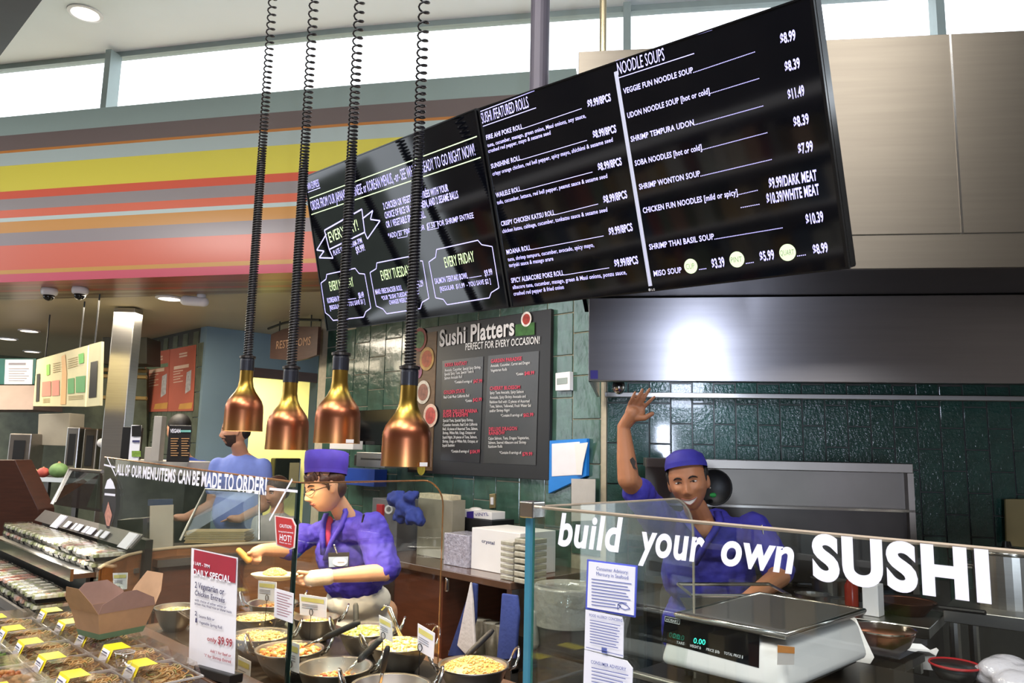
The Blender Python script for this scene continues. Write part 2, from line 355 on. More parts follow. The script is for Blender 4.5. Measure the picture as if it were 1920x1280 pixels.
# ---------------------------------------------------------------- tiled walls
XW = 3.66
cor = onX(1137, 760, XW); HD = V((.609, -.793, 0)).normalized()      # hood wall runs along HD from the corner
hn = V((-HD.y * -1, 0, 0)); hn = V((HD.y, -HD.x, 0)); hn = hn if hn.dot(FW) < 0 else -hn
CO = V((XW, cor.y, 0))
yl = onX(594, 760, XW).y
wl = struct(B().obox((XW, CO.y, 0), (0, yl - CO.y, 0), (.12, 0, 0), (0, 0, 2.75)).go('wall_left', 'grout'))
wh = struct(B().obox(CO, HD * 4.2, -hn * .12, (0, 0, 2.75)).go('wall_back', 'grout_dark'))
def tiles(wall, o, d, n, phase_px, plane, L, z0, z1, m, pu, pv, t=.009):
    me0 = bpy.data.meshes.new('tile'); b = B().box((0, 0, 0), (pu - .007, t, pv - .007))
    bm = bmesh.new(); vv = [bm.verts.new(v) for v in b.v]; [bm.faces.new([vv[i] for i in f]) for f in b.f]
    bmesh.ops.bevel(bm, geom=[e for e in bm.edges], offset=.0022, segments=1, affect='EDGES'); bmesh.ops.recalc_face_normals(bm, faces=bm.faces); bm.to_mesh(me0); bm.free(); me0.materials.append(MATS[m])
    ph = plane.hit(*phase_px); u0 = (ph - o).dot(d); v0 = ph.z
    cnt = 0
    for i in range(-60, 60):
        u = u0 + i * pu
        if u < -.02 or u + pu > L + .02: continue
        off = (i % 2) * pv / 2
        for j in range(-20, 20):
            z = v0 + off + j * pv
            if z + pv < z0 or z > z1 - pv * .6: continue
            ob = bpy.data.objects.new('tile', me0); COL.objects.link(ob); ob.parent = wall; cnt += 1
            w = o + d * (u + .0035); wm = M.Translation((w.x, w.y, z)) @ M(((d.x, n.x, 0, 0), (d.y, n.y, 0, 0), (0, 0, 1, 0), (0, 0, 0, 1)))
            ob.matrix_parent_inverse = wmat(wall).inverted(); ob.matrix_basis = wm
    return cnt
pl = PX(XW); pu = abs(pl.hit(664.7, 700).y - pl.hit(692.8, 700).y); pv = pl.hit(680, 641).z - pl.hit(680, 700).z
tiles(wl, CO, V((0, 1, 0)), V((-1, 0, 0)), (692.8, 700), pl, yl - CO.y, 1.0, 2.74, 'tile', pu, pv)
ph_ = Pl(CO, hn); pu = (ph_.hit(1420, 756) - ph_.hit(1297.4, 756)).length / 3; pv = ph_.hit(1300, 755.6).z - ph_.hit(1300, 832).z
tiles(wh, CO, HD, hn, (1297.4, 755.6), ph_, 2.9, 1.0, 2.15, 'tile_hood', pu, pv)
# wall end of the tiled wall, corridor, blue wall with opening, tiled pier with posters
XP, YB = 3.16, 7.45
struct(B().box((XW, yl, 0), (XW + .25, yl + .012, 2.75)).go('trim_3', 'tile'))
mat('pier', '#5a6152', .35, 0, .3, 8)
xo0 = onY(470, 760, YB).x; xo1 = onY(592, 760, YB).x; zh = onY(530, 712, YB).z
bw = struct(B().box((XP, YB, 0), (xo0, YB + .15, 2.75)).box((xo1, YB, 0), (7, YB + .15, 2.75)).box((xo0, YB, zh + .1), (xo1, YB + .15, 2.75)).go('wall_far', 'blue_wall'))
B().box((xo0 - .05, YB - .03, zh), (xo1 + .3, YB + .02, zh + .1)).go('door_header', 'wood_dark', bw)
struct(B().box((XP + .1, YB + 2.2, 0), (9, YB + 2.3, 2.75)).go('wall_corridor', 'yellow_wall'))
light('corridor_light', 'AREA', ((xo0 + xo1) / 2 + .6, YB + 1.2, 2.7), 75, (1, .92, .62), .6, ((xo0 + xo1) / 2 + .6, YB + 1.2, 0))
wp_ = struct(B().box((XP, YB + .151, 0), (XP + .1, YB + 2.2, 2.75)).go('wall_pier', 'grout_dark'))
tiles(wp_, V((XP, YB, 0)), V((0, 1, 0)), V((-1, 0, 0)), (383, 640), PX(XP), 2.2, 1.0, 2.74, 'pier', .13, .25)
struct(box('wall_end', (-6, 12.5, 0), (9, 12.6, 2.75), 'pier'))
struct(box('wall_right', (8.2, -4, 0), (8.3, 8, 3.2), 'ceil'))
mat('hall', '#6f675e', .7, 0, .35, .8)
struct(box('wall_hall', (-4.1, -4, 0), (-4, 9, ZC), 'hall')); struct(box('wall_entrance', (-4, -4.1, 0), (7.5, -4, ZC), 'hall'))
# grocery shelves across the aisle, seen only mirrored in the screens
gs_ = thing('grocery_shelves', (-2.3, 4.2, 0), 'tall grocery shelves of mixed packages across the aisle', 'shelves')
for z in (.1, .55, 1.0, 1.45, 1.9): box('shelf_board', (-2.5, 1.5, z), (-2.05, 7.0, z + .03), 'white_plastic', gs_)
pkb = B(); rg = random.Random(8)
for z in (.13, .58, 1.03, 1.48):
    y = 1.55
    while y < 6.9:
        w = rg.uniform(.07, .2); pkb.box((-2.4, y, z), (-2.1, y + w * .9, z + rg.uniform(.18, .36))); y += w
# ================================================================== steel canopy, screens, boards
cl0 = onz(1085, 97, 3.25); cl1 = onz(1920, 57, 3.25); cdv = V((cl1.x - cl0.x, cl1.y - cl0.y, 0)).normalized()
cn = V((cdv.y, -cdv.x, 0)); cn = cn if cn.dot(FW) < 0 else -cn
pc = Pl(cl0, cn); zb = pc.hit(1700, 503).z; zs = pc.hit(1700, 440).z; L0 = V((cl0.x, cl0.y, 0))
us = (pc.hit(1782, 80) - cl0).dot(cdv)
t = thing('steel_cladding', (L0.x, L0.y, zb), 'tall brushed steel cladding panels above the exhaust hood', 'cladding')
def cpanel(u0, u1, z0, z1): B().obox(L0 + cdv * u0 + up * z0 - cn * .02, cdv * (u1 - u0), cn * .02, up * (z1 - z0)).go('panel', 'steel_clad', t, bevel=.0015, seg=1)
cpanel(0, us - .002, zs + .003, 3.25); cpanel(us + .002, us + 1.5, zs + .003, 3.25); cpanel(0, us + 1.5, zb, zs)
B().obox(L0 + cdv * (us - .004) + up * zs - cn * .001, cdv * .008, cn * .003, up * (3.25 - zs)).go('seam_strip', 'steel_shiny', t)
B().obox(L0 + up * zb - cn * .9, cn * .88, cdv * .02, up * (3.25 - zb)).go('end_panel', 'steel_clad', t)
B().obox(L0 + up * zb - cn * .9, cn * .88, cdv * (us + 1.5), up * .01).go('underside', 'steel_dark', t)
h0 = onz(1103, 713, 1.92); h1 = onz(1920, 719, 1.92); hdv = V((h1.x - h0.x, h1.y - h0.y, 0)).normalized()
hnn = V((hdv.y, -hdv.x, 0)); hnn = hnn if hnn.dot(FW) < 0 else -hnn
H0 = V((h0.x, h0.y, 0)); ph = Pl(H0, hnn); LH = 3.0; DP = (H0 - CO).dot(hn) - .04
t = thing('exhaust_hood', (H0.x, H0.y, 1.92), 'long brushed steel kitchen exhaust hood above the range', 'hood')
B().obox(H0 + up * 1.92, hdv * LH, -hnn * .02, up * (zb - 1.925)).go('front_panel', 'steel_hood', t, bevel=.002, seg=1)
B().obox(H0 + up * 1.92 - hnn * .02, hdv * .015, -hnn * (DP - .02), up * (zb - 1.925)).go('end_panel', 'steel_hood', t)
B().obox(H0 + up * (zb - .03) - hnn * .02 , hdv * LH, -hnn * (DP - .05), up * .015).go('top_panel', 'steel_dark', t)
B().obox(H0 + up * 2.1 - hnn * .03 + hdv * .02, hdv * LH, -hnn * (DP - .06), up * .01).go('inner_plenum', 'steel_dark', t)
B().obox(H0 + up * 1.915 - hnn * (DP - .04) + hdv * .05, hdv * LH, hnn * .05, up * .03).go('drip_rail', 'steel', t, bevel=.004)
B().obox(H0 + up * 1.92 - hnn * .025, hdv * LH, -hnn * .05, up * .012).go('gutter', 'steel_dark', t)
p = at(1160, 725, 4.0); B().ell(p, (.035, .035, .04)).tube([p + up * .03, p + up * .18], .012).go('hood_lamp', 'steel_shiny', t, smooth=True)
Txt().poly(ph.off(.002), [(1107, 694), (1121, 694), (1121, 710), (1107, 710)]).go('sticker', mat('sticker_blue', '#3a2f9a', .5), t)
light('hood_lamp_light', 'AREA', at(1325, 705, 4.0) , 4, (.72, .8, 1), .22, at(1310, 800, 4.5))
# ---------------------------------------------------------------- wall mounted menu screens
TI = math.radians(18); tn = V((-math.cos(TI), 0, -math.sin(TI))); pt = Pl((1.985, 0, 2.522), tn)
mat('screen', '#06070c', .06, 0, 0, spec=.5); mat('bezel', '#0a0a0c', .2, 0, 0); mat('screen_white', '#bdb8ff', .5, 0, 0, emit=.8); mat('screen_dim', '#a8a6ff', .5, 0, 0, emit=.85); mat('screen_green', '#cfe9b0', .5, 0, 0, emit=.8)
def tv(quad, label, mlen):
    q = [pt.hit(*p) for p in quad]; c = sum(q, V()) / 4
    t = thing('menu_screen', (c.x, c.y, min(p.z for p in q)), label, 'screen', None)
    B().slab([p - tn * .012 for p in q], -tn * .05).go('housing', 'bezel', t, bevel=.006)
    ins = [p + (c - p) * .013 for p in q]
    fr = B()
    for i in range(4): j = (i + 1) % 4; fr.slab([q[i], q[j], ins[j], ins[i]], -tn * .012)
    fr.go('bezel', 'bezel', t, merge=True)
    B().slab([p - tn * .003 for p in ins], -tn * .006).go('display', 'screen', t)
    B().obox(c - tn * .06 + V((0, -.04, 0)), (0, .08, 0), up * .12, (mlen, 0, 0)).go('mount_bracket', 'post_dark', t)
    return t
TR = tv([(896, 203), (1523, -12), (1592, 504), (958, 577)], 'wide wall screen listing sushi rolls and noodle soups in white lettering', .42)
TL = tv([(569, 331), (892, 203), (954, 577), (612, 621)], 'wall screen with daily plate specials, banner and ticket frames', 1.0)
pd = pt.off(-.002)
c4 = lambda x, y: (860 + x / 2.7234, 130 + y / 2.7234)
c5 = lambda x, y: (1120 + x / 2.37, 20 + y / 2.37)
c3 = lambda x, y: (540 + x / 2.782, 180 + y / 2.782)
tw = Txt()
tw.line(pd, (898, 210), (1002, 170), 1.4).line(pd, (902, 238), (1005, 202), 1.4)
tw.put(pd, 'SUSHI /FEATURED ROLLS', (904, 232), (992, 201), 20, .0)
for nm, a, b, e, pr, pa, pb, ds in (
    ('FIRE AHI POKE ROLL', (142, 360), (328, 302), (628, 200), '$9.99/8PCS', (660, 195), (778, 160), (('tuna, cucumber, masago, green onion, Maui onions, soy sauce,', (148, 398), (650, 245)), ('crushed red pepper, mayo & sesame seed', (152, 427), (470, 332)))),
    ('SUNSHINE ROLL', (167, 507), (318, 462), (655, 362), '$8.99/8PCS', (688, 352), (806, 320), (('crispy orange chicken, red bell pepper, spicy mayo, shichimi & sesame seed', (174, 543), (788, 368)),)),
    ('WAILELE ROLL', (192, 655), (318, 620), (683, 524), '$8.99/8PCS', (714, 518), (834, 487), (('tofu, cucumber, lettuce, red bell pepper, peanut sauce & sesame seed', (197, 690), (760, 553)),)),
    ('CRISPY CHICKEN KATSU ROLL', (218, 800), (492, 742), (712, 687), '$8.99/8PCS', (742, 684), (862, 655), (('chicken katsu, cabbage, cucumber, tonkatsu sauce & sesame seed', (224, 836), (760, 725)),)),
    ('MOANA ROLL', (246, 945), (370, 920), (740, 850), '$9.99/8PCS', (770, 848), (890, 822), (('tuna, shrimp tempura, cucumber, avocado, spicy mayo,', (252, 980), (692, 905)), ('teriyaki sauce & masago arare', (258, 1010), (484, 975)))),
    ('SPICY ALBACORE POKE ROLL', (270, 1090), (538, 1050), (768, 1013), '$9.99/8PCS', (798, 1010), (918, 990), (('albacore tuna, cucumber, masago, green & Maui onions, ponzu sauce,', (277, 1122), (858, 1045)), ('crushed red pepper & fried onion', (282, 1155), (538, 1120))))):
    tw.put(pd, nm, c4(*a), c4(*b), 8.5, .02).line(pd, c4(*b), c4(*e), 1.1).put(pd, pr, c4(*pa), c4(*pb), 13.5, .03)
    for s, a2, b2 in ds: tw.put(pd, s, c4(*a2), c4(*b2), 7, .012)
tw.line(pd, c5(80, 225), c5(510, 85), 1.3).line(pd, c5(90, 300), c5(430, 190), 1.5)
tw.put(pd, 'NOODLE SOUPS', c5(92, 285), c5(300, 220), 23, .0)
for s, a, b, e, pr, pa, pb in (
    ('VEGGIE FUN NOODLE SOUP', (117, 370), (426, 275), (703, 182), '$8.99', (815, 148), (882, 128)),
    ('UDON NOODLE SOUP [hot or cold]', (135, 478), (500, 368), (722, 300), '$8.39', (836, 272), (902, 252)),
    ('SHRIMP TEMPURA UDON', (150, 583), (430, 508), (740, 422), '$11.49', (850, 396), (922, 374)),
    ('SOBA NOODLES [hot or cold]', (168, 690), (465, 618), (758, 541), '$8.39', (875, 518), (942, 500)),
    ('SHRIMP WONTON SOUP', (187, 795), (458, 735), (778, 660), '$7.99', (895, 637), (960, 622)),
    ('CHICKEN FUN NOODLES [mild or spicy]', (204, 900), (624, 818), (715, 797), '$9.99/DARK MEAT', (765, 790), (977, 752)),
    ('SHRIMP THAI BASIL SOUP', (232, 1062), (520, 1015), (826, 964), '$10.39', (930, 950), (1007, 935))):
    tw.put(pd, s, c5(*a), c5(*b), 10, .02).put(pd, pr, c5(*pa), c5(*pb), 18.5, .03)
    tw.dots(pd, c5(*b), c5(*e), max(4, int((e[0] - b[0]) / 7)))
tw.dots(pd, c5(637, 875), c5(724, 859), 10).put(pd, '$10.39/WHITE MEAT', c5(755, 858), c5(988, 815), 18.5, .03)
tw.put(pd, 'MISO SOUP', c5(252, 1180), c5(376, 1163), 10, .02)
for a, b in (((452, 1150), (487, 1145)), ((660, 1123), (698, 1117)), ((888, 1090), (930, 1084))): tw.dots(pd, c5(*a), c5(*b), 5)
for s, a, b in (('$3.39', (512, 1145), (568, 1135)), ('$5.99', (725, 1113), (788, 1103)), ('$8.99', (962, 1082), (1027, 1070))): tw.put(pd, s, c5(*a), c5(*b), 17, .03)
tw.go('menu_lettering', 'screen_white', TR)
Txt().line(pd, (1156.5, 134), (1219.5, 536), 1).go('hairline', 'screen_white', TR)
A, Bq = pd.hit(1154.5, 134), pd.hit(1219.5, 536); d = V((0, -.0075, 0))
B().add([A - d, A + d, Bq + d, Bq - d], [(0, 1, 2, 3)]).go('divider_bar', mat('bar_grey', '#9a9cab', .5, 0, 0, emit=.7), TR)
tg = Txt(); tk = Txt()
for c, r, s in (((415, 1135), 14, 'CUP'), ((620, 1105), 15, 'PINT'), ((845, 1074), 16, 'QUART')):
    tg.disc(pd.off(.0005), c5(*c), r); w = 5 * len(s); x, y = c5(*c); tk.put(pd.off(.001), s, (x - w / 2 - 1, y + 6), (x + w / 2, y + 4), 10, .0)
tg.each('price_disc', mat('disc', '#c9dcae', .5, 0, 0, emit=.7), TR); tk.each('disc_lettering', mat('disc_ink', '#8fa487', .6, 0, 0), TR)
Txt().disc(pt.off(.002), (1218, 543), 2.6).put(pt.off(.002), 'LG', (1222, 545), (1228, 544.3), 4, .02).go('maker_mark', mat('mark', '#b8b8b8', .4), TR)
tw = Txt(); tv_ = Txt()
tw.put(pd, 'WN EXPRESS', c3(104, 492), c3(165, 470), 13, .0).line(pd, c3(104, 502), c3(168, 478), 1.3)
tw.put(pd, 'ORDER FROM OUR JAPANESE, CHINESE or KOREAN MENUS, -or- SEE WHAT\'S READY TO GO RIGHT NOW!', c3(124, 598), c3(978, 308), 17, .0)
tv_.line(pd, c3(112, 534), c3(985, 210), 1.5).line(pd, c3(122, 618), c3(1005, 320), 1.5)
tv_.put(pd, 'EVERYDAY!', c3(220, 765), c3(370, 697), 19, .0)
tw.path(pd, [c3(*p) for p in ((190, 700), (385, 590), (400, 710), (215, 800))], 2.6, True)
tw.path(pd, [c3(*p) for p in ((200, 720), (150, 803), (188, 808), (163, 843), (235, 845), (215, 800))], 2.4).path(pd, [c3(*p) for p in ((388, 640), (442, 597), (430, 643), (480, 650), (414, 745), (398, 705))], 2.4)
tw.put(pd, 'PLATE SPECIAL 11AM-7PM', c3(240, 832), c3(388, 764), 9, .01).put(pd, '$9.99!', c3(358, 822), c3(402, 804), 12, .02)
for s, a, b in (('2 CHICKEN OR VEGETABLE ENTRÉES WITH YOUR', (500, 592), (838, 495)), ('CHOICE OF RICE OR CHOW MEIN, AND 2 SESAME BALLS', (508, 640), (890, 530)), ('OR 1 VEGETABLE SPRING ROLL.', (515, 688), (720, 632))):
    tw.put(pd, s, c3(*a), c3(*b), 12, .02)
tw.put(pd, '*ADD  $1  FOR BEEF OR  $1.50  FOR SHRIMP ENTREE', c3(525, 742), c3(970, 635), 9, .01)
for q in (((570, 706), (620, 696), (622, 732), (572, 742)), ((726, 664), (782, 653), (785, 688), (728, 700))): tw.path(pd, [c3(*p) for p in q], 1, True)
fF = [(735, 865), (770, 840), (775, 800), (990, 752), (1010, 775), (1065, 785), (1100, 1000), (1060, 1025), (1050, 1052), (830, 1088), (810, 1060), (770, 1052)]
fT = [(428, 920), (460, 900), (463, 870), (640, 835), (665, 858), (702, 860), (735, 1055), (700, 1075), (690, 1108), (515, 1135), (495, 1110), (460, 1095)]
fM = [(172, 975), (198, 955), (202, 930), (350, 898), (370, 925), (400, 928), (432, 1105), (405, 1125), (395, 1152), (235, 1170), (215, 1145), (195, 1130)]
for f in (fF, fT, fM): tw.path(pd, [c3(*p) for p in f], 1.8, True)
tv_.put(pd, 'EVERY FRIDAY', c3(822, 895), c3(975, 862), 19, .0).put(pd, 'EVERY TUESDAY', c3(490, 962), c3(640, 932), 18, .0).put(pd, 'EVERY MONDAY', c3(222, 1017), c3(345, 992), 17, .0)
for s, a, b, h in (('SALMON TERIYAKI BOWL', (768, 980), (940, 950), 10), ('$9.99', (1028, 940), (1068, 930), 11), ('[REGULAR  $11.99  - YOU SAVE $2 ]', (795, 1018), (1058, 975), 8),
                   ('MAKI: FIRECRACKER ROLL', (458, 1035), (597, 1012), 9), ('$8.29', (672, 998), (708, 990), 11), ('*OUR "SUSHI TUESDAY SPECIAL"', (490, 1065), (688, 1030), 7.5), ('CHANGES WEEKLY', (530, 1087), (625, 1072), 7.5),
                   ('KOREAN BOWL', (208, 1080), (300, 1062), 9), ('$8.49', (370, 1055), (398, 1048), 10), ('[REGULAR $9.49 - YOU SAVE $1 ]', (220, 1115), (402, 1080), 7.5)):
    tw.put(pd, s, c3(*a), c3(*b), h, .015)
tw.line(pd, c3(945, 948), c3(1010, 937), 1).line(pd, c3(305, 1062), c3(355, 1055), 1)
tw.go('menu_lettering', 'screen_white', TL); tv_.go('green_lettering', 'screen_green', TL)
# ---------------------------------------------------------------- sushi platter board on the tiled wall
pb = PX(3.615); q = [pb.hit(*p) for p in ((775, 617), (1035, 579), (1026, 901), (762, 884))]
zt = sum(p.z for p in q[:2]) / 2; z0 = sum(p.z for p in q[2:]) / 2; ya = (q[0].y + q[3].y) / 2; yb = (q[1].y + q[2].y) / 2
t = thing('menu_board', (3.63, (ya + yb) / 2, z0), 'large black sushi platters menu board hung on green tiles', 'menu board')
mat('board', '#1d1b1c', .4, 0, .1, 4); box('panel', (3.617, yb, z0), (3.645, ya, zt), 'board', t, bevel=.003)
ys = pb.hit(815, 750).y; mat('board_wood', '#6a5138', .5, 0, .2, 6, stretch=(1, 1, 6))
box('picture_strip', (3.612, ys, z0 + .02), (3.617, ya - .02, zt - .04), 'board_wood', t)
c6 = lambda x, y: (560 + x / 3.2, 560 + y / 3.2); pe = PX(3.608)
for k, cen in enumerate(((1138, 342), (862, 345))):
    q4 = ((1138, 342), (1442, 312), (1422, 998), (1108, 985)) if k == 0 else ((862, 372), (1108, 345), (1085, 985), (852, 968))
    Txt().poly(PX(3.613), [c6(*p) for p in q4]).go('menu_sheet', mat('sheet%d' % k, ('#35322f', '#242122')[k], .25, 0, .15, 5), t)
tw = Txt(); tr = Txt()
tw.put(pe, 'Sushi Platters', c6(845, 285), c6(1293, 215), 29, .025).put(pe, 'PERFECT FOR EVERY OCCASION!', c6(1000, 308), c6(1445, 268), 12.5, .012)
for s, a, b in (('KIKKA FANTASY', (877, 408), (1010, 395)), ('GOLDEN STATE', (870, 572), (995, 562)), ('SUPER DELUXE MARINA', (867, 688), (1072, 682)), ('SUSHI & SASHIMI', (866, 711), (1015, 705)),
                ('GARDEN PARADISE', (1153, 385), (1338, 368)), ('CHERRY BLOSSOM', (1147, 548), (1328, 540)), ('DELUXE DRAGON', (1141, 792), (1310, 788)), ('RAINBOW', (1141, 817), (1237, 813)),
                ('$47.99', (1048, 505), (1100, 502)), ('$42.99', (1045, 617), (1098, 613)), ('$104.99', (1028, 928), (1087, 925)), ('$48.99', (1355, 458), (1413, 453)), ('$62.99', (1348, 708), (1408, 704)), ('$79.99', (1342, 942), (1402, 940))):
    tr.put(pe, s, c6(*a), c6(*b), 6.5, .02)
for s, a, b in (('Avocado, Cucumber, Special Spicy Shrimp,', (876, 437), (1093, 417)), ('Special Spicy Tuna, Special Tuna &', (875, 460), (1050, 442)), ('Salmon Avocado Roll', (875, 484), (980, 474)), ('*Contains 8 servings of', (935, 507), (1040, 502)),
                ('Real Crab Meat California Roll', (870, 598), (1023, 588)), ('*Contains', (1000, 620), (1040, 617)),
                ('Special Tuna, Special Spicy Shrimp,', (866, 738), (1048, 734)), ('Cucumber Avocado, Real Crab California', (865, 764), (1072, 760)), ('Roll, 16 pieces of Assorted Tuna, Salmon,', (864, 788), (1075, 786)), ('Shrimp, White Fish, Unagi, Octopus or', (864, 812), (1060, 810)), ('Squid Nigiri, 24 pieces of Tuna, Salmon,', (863, 838), (1070, 836)), ('Shrimp, Unagi, or White Fish, Octopus, or', (863, 862), (1076, 862)), ('Squid Sashimi', (862, 887), (935, 886)), ('*Contains 8 servings of', (915, 922), (1022, 922)),
                ('Avocado, Cucumber, Carrot and Dragon', (1152, 410), (1387, 390)), ('Vegetarian Rolls', (1152, 438), (1250, 430)), ('*Contains', (1305, 460), (1348, 456)),
                ('Spicy Tuna Avocado, Spicy Salmon', (1147, 572), (1350, 564)), ('Avocado, Spicy Shrimp Avocado and', (1147, 600), (1362, 592)), ('Rainbow Roll with 12 pieces of Assorted', (1146, 627), (1385, 621)), ('Tuna, Salmon, Yellowtail, Fresh Water Eel', (1146, 652), (1393, 647)), ('and/or Shrimp Nigiri', (1145, 680), (1265, 675)), ('*Contains 8 servings of', (1212, 708), (1342, 704)),
                ('Cajun Salmon, Tuna, Dragon Vegetarian,', (1138, 845), (1383, 841)), ('Salmon, Seared Albacore and Shrimp', (1138, 870), (1365, 868)), ('Rainbow Rolls', (1138, 894), (1222, 892)), ('*Contains 8 servings of', (1205, 930), (1335, 930))):
    tw.put(pe, s, c6(*a), c6(*b), 5, .015)
tw.each('white_lettering', mat('board_white', '#d8d6d4', .7, 0, 0), t); tr.each('red_lettering', mat('board_red', '#d8405a', .7, 0, 0), t)
for (x, y), r, c, nm in (((724, 245), 22, '#8c3d35', 'food_picture'), ((768, 360), 22, '#b08a4a', 'food_picture'), ((745, 560), 22, '#c9c0b0', 'food_picture'), ((790, 700), 22, '#d8b9a5', 'food_picture'), ((1365, 122), 14, '#e2d8d0', 'food_picture'), ((715, 440), 12, '#9a5a78', 'food_picture'), ((735, 1020), 12, '#b0a03c', 'food_picture')):
    o = Txt().disc(PX(3.606), c6(x, y), r, 24, .95 if r > 13 else 1).go(nm, mat('pic' + c, c, .5, 0, .35, 22), t)
    if r > 13: Txt().disc(PX(3.604), c6(x, y), r * .72, 20, .95).go('food_picture_middle', mat('picm' + c, {'#8c3d35': '#3f6a36', '#b08a4a': '#a5502f', '#c9c0b0': '#8c5a4a', '#d8b9a5': '#b84a42', '#e2d8d0': '#a3352b'}[c], .5, 0, .4, 30), o)
Txt().poly(PX(3.609), [c6(1300, 155), c6(1415, 140), c6(1415, 215), c6(1300, 225)]).go('leaf_picture', mat('leafpic', '#35602c', .6, 0, .3, 30), t)
# sensor, switch, clipboard and notes on the wall by the corner
pw = PX(3.63)
def wallbox(nm, quad, m, th, label=None, cat=None, X=3.65, parent=None):
    pl = PX(X - .0); q = [pl.hit(*p) for p in quad]
    o = B().slab(q, (-th, 0, 0)).go(nm, m, parent, bevel=min(.003, th * .3))
    return tag(o, label, cat) if label else o
t = thing('thermostat', onX(1061, 730, 3.65), 'white wall thermostat on green tiles beside the menu board', 'thermostat')
wallbox('case', ((1048, 700), (1075, 697), (1075, 732), (1048, 733)), 'white_plastic', .035, parent=t)
wallbox('display', ((1051, 710), (1071, 708), (1071, 720), (1051, 722)), mat('lcd', '#8f9a94', .3), .038, parent=t)
t = thing('light_switch', onX(928, 940, 3.65), 'brass wall switch plate on green tiles above the counter', 'switch')
wallbox('plate', ((919, 926), (930, 925), (930, 952), (919, 953)), mat('brass', '#9a8a62', .4, .6), .008, parent=t); wallbox('toggle', ((922, 932), (927, 932), (927, 946), (922, 946)), 'white_plastic', .014, parent=t)
t = thing('wall_clipboard', onX(1070, 922, 3.65), 'blue plastic notice holder on the tiled wall', 'notice holder')
wallbox('backing', ((1035, 826), (1106, 822), (1105, 892), (1034, 925)), mat('holder_blue', '#1f7fd6', .35, 0, .05), .03, parent=t)
wallbox('sheet', ((1041, 832), (1093, 828), (1092, 890), (1041, 893)), 'paper', .034, parent=t)
B().slab([PX(3.61).hit(*p) for p in ((1078, 832), (1103, 829), (1094, 868), (1091, 890), (1082, 890))], (-.004, 0, 0)).go('torn_sheet', 'white', t)
tag(B().slab([PX(3.60).hit(*p) for p in ((1072, 897), (1117, 898), (1116, 975), (1072, 977))], (-.004, 0, 0)).go('order_sheet', mat('sheet_grey', '#b9b6b2', .6, 0, .05, 20)), 'grey printed order sheet taped below the blue holder', 'paper')
# ================================================================== heat lamps over the hot bar
def grad_metal(name):
    m = bpy.data.materials.new(name); m.use_nodes = True; nt = m.node_tree; b = nt.nodes['Principled BSDF']
    tc = nt.nodes.new('ShaderNodeTexCoord'); sp = nt.nodes.new('ShaderNodeSeparateXYZ'); r = nt.nodes.new('ShaderNodeValToRGB')
    n = nt.nodes.new('ShaderNodeTexNoise'); n.inputs['Scale'].default_value = 9; ad = nt.nodes.new('ShaderNodeMath'); ad.operation = 'MULTIPLY_ADD'; ad.inputs[1].default_value = .05
    mr = nt.nodes.new('ShaderNodeMapRange'); mr.inputs[2].default_value = .29
    nt.links.new(tc.outputs['Object'], sp.inputs[0]); nt.links.new(tc.outputs['Object'], n.inputs[0])
    nt.links.new(n.outputs[0], ad.inputs[0]); nt.links.new(sp.outputs['Z'], ad.inputs[2]); nt.links.new(ad.outputs[0], mr.inputs[0]); nt.links.new(mr.outputs[0], r.inputs[0])
    e = r.color_ramp.elements; e[0].position = .08; e[0].color = (*lin('#c98e55'), 1); e[1].position = 1; e[1].color = (*lin('#a8843c'), 1)
    for p, c in ((.3, '#b9774f'), (.5, '#a86247'), (.66, '#9a6a40'), (.78, '#b09340')): k = e.new(p); k.color = (*lin(c), 1)
    nt.links.new(r.outputs[0], b.inputs['Base Color']); b.inputs['Metallic'].default_value = 1; b.inputs['Roughness'].default_value = .3; b.inputs['Anisotropic'].default_value = .5
    MATS[name] = m; return m
grad_metal('copper'); mat('cuff', '#23242c', .35, .2); mat('cord', '#131215', .35); mat('spring', '#77706c', .25, .8); mat('bulb', '#ffd9a0', .4, 0, 0, emit=12); mat('shade_in', '#e9cfa6', .5)
lamps = [((455, 808), 3.77, 72, (508, 0), 'copper heat lamp in front of the customer in blue'),
         ((537, 843), 3.40, 79, (588, 0), 'copper heat lamp hanging left of the purple pillbox hat'),
         ((631, 831), 3.12, 85, (672, 0), 'copper heat lamp with small white tag just above the purple pillbox hat'),
         ((761, 874), 2.83, 96, (796, 0), 'copper heat lamp with white tag in front of the platter board')]
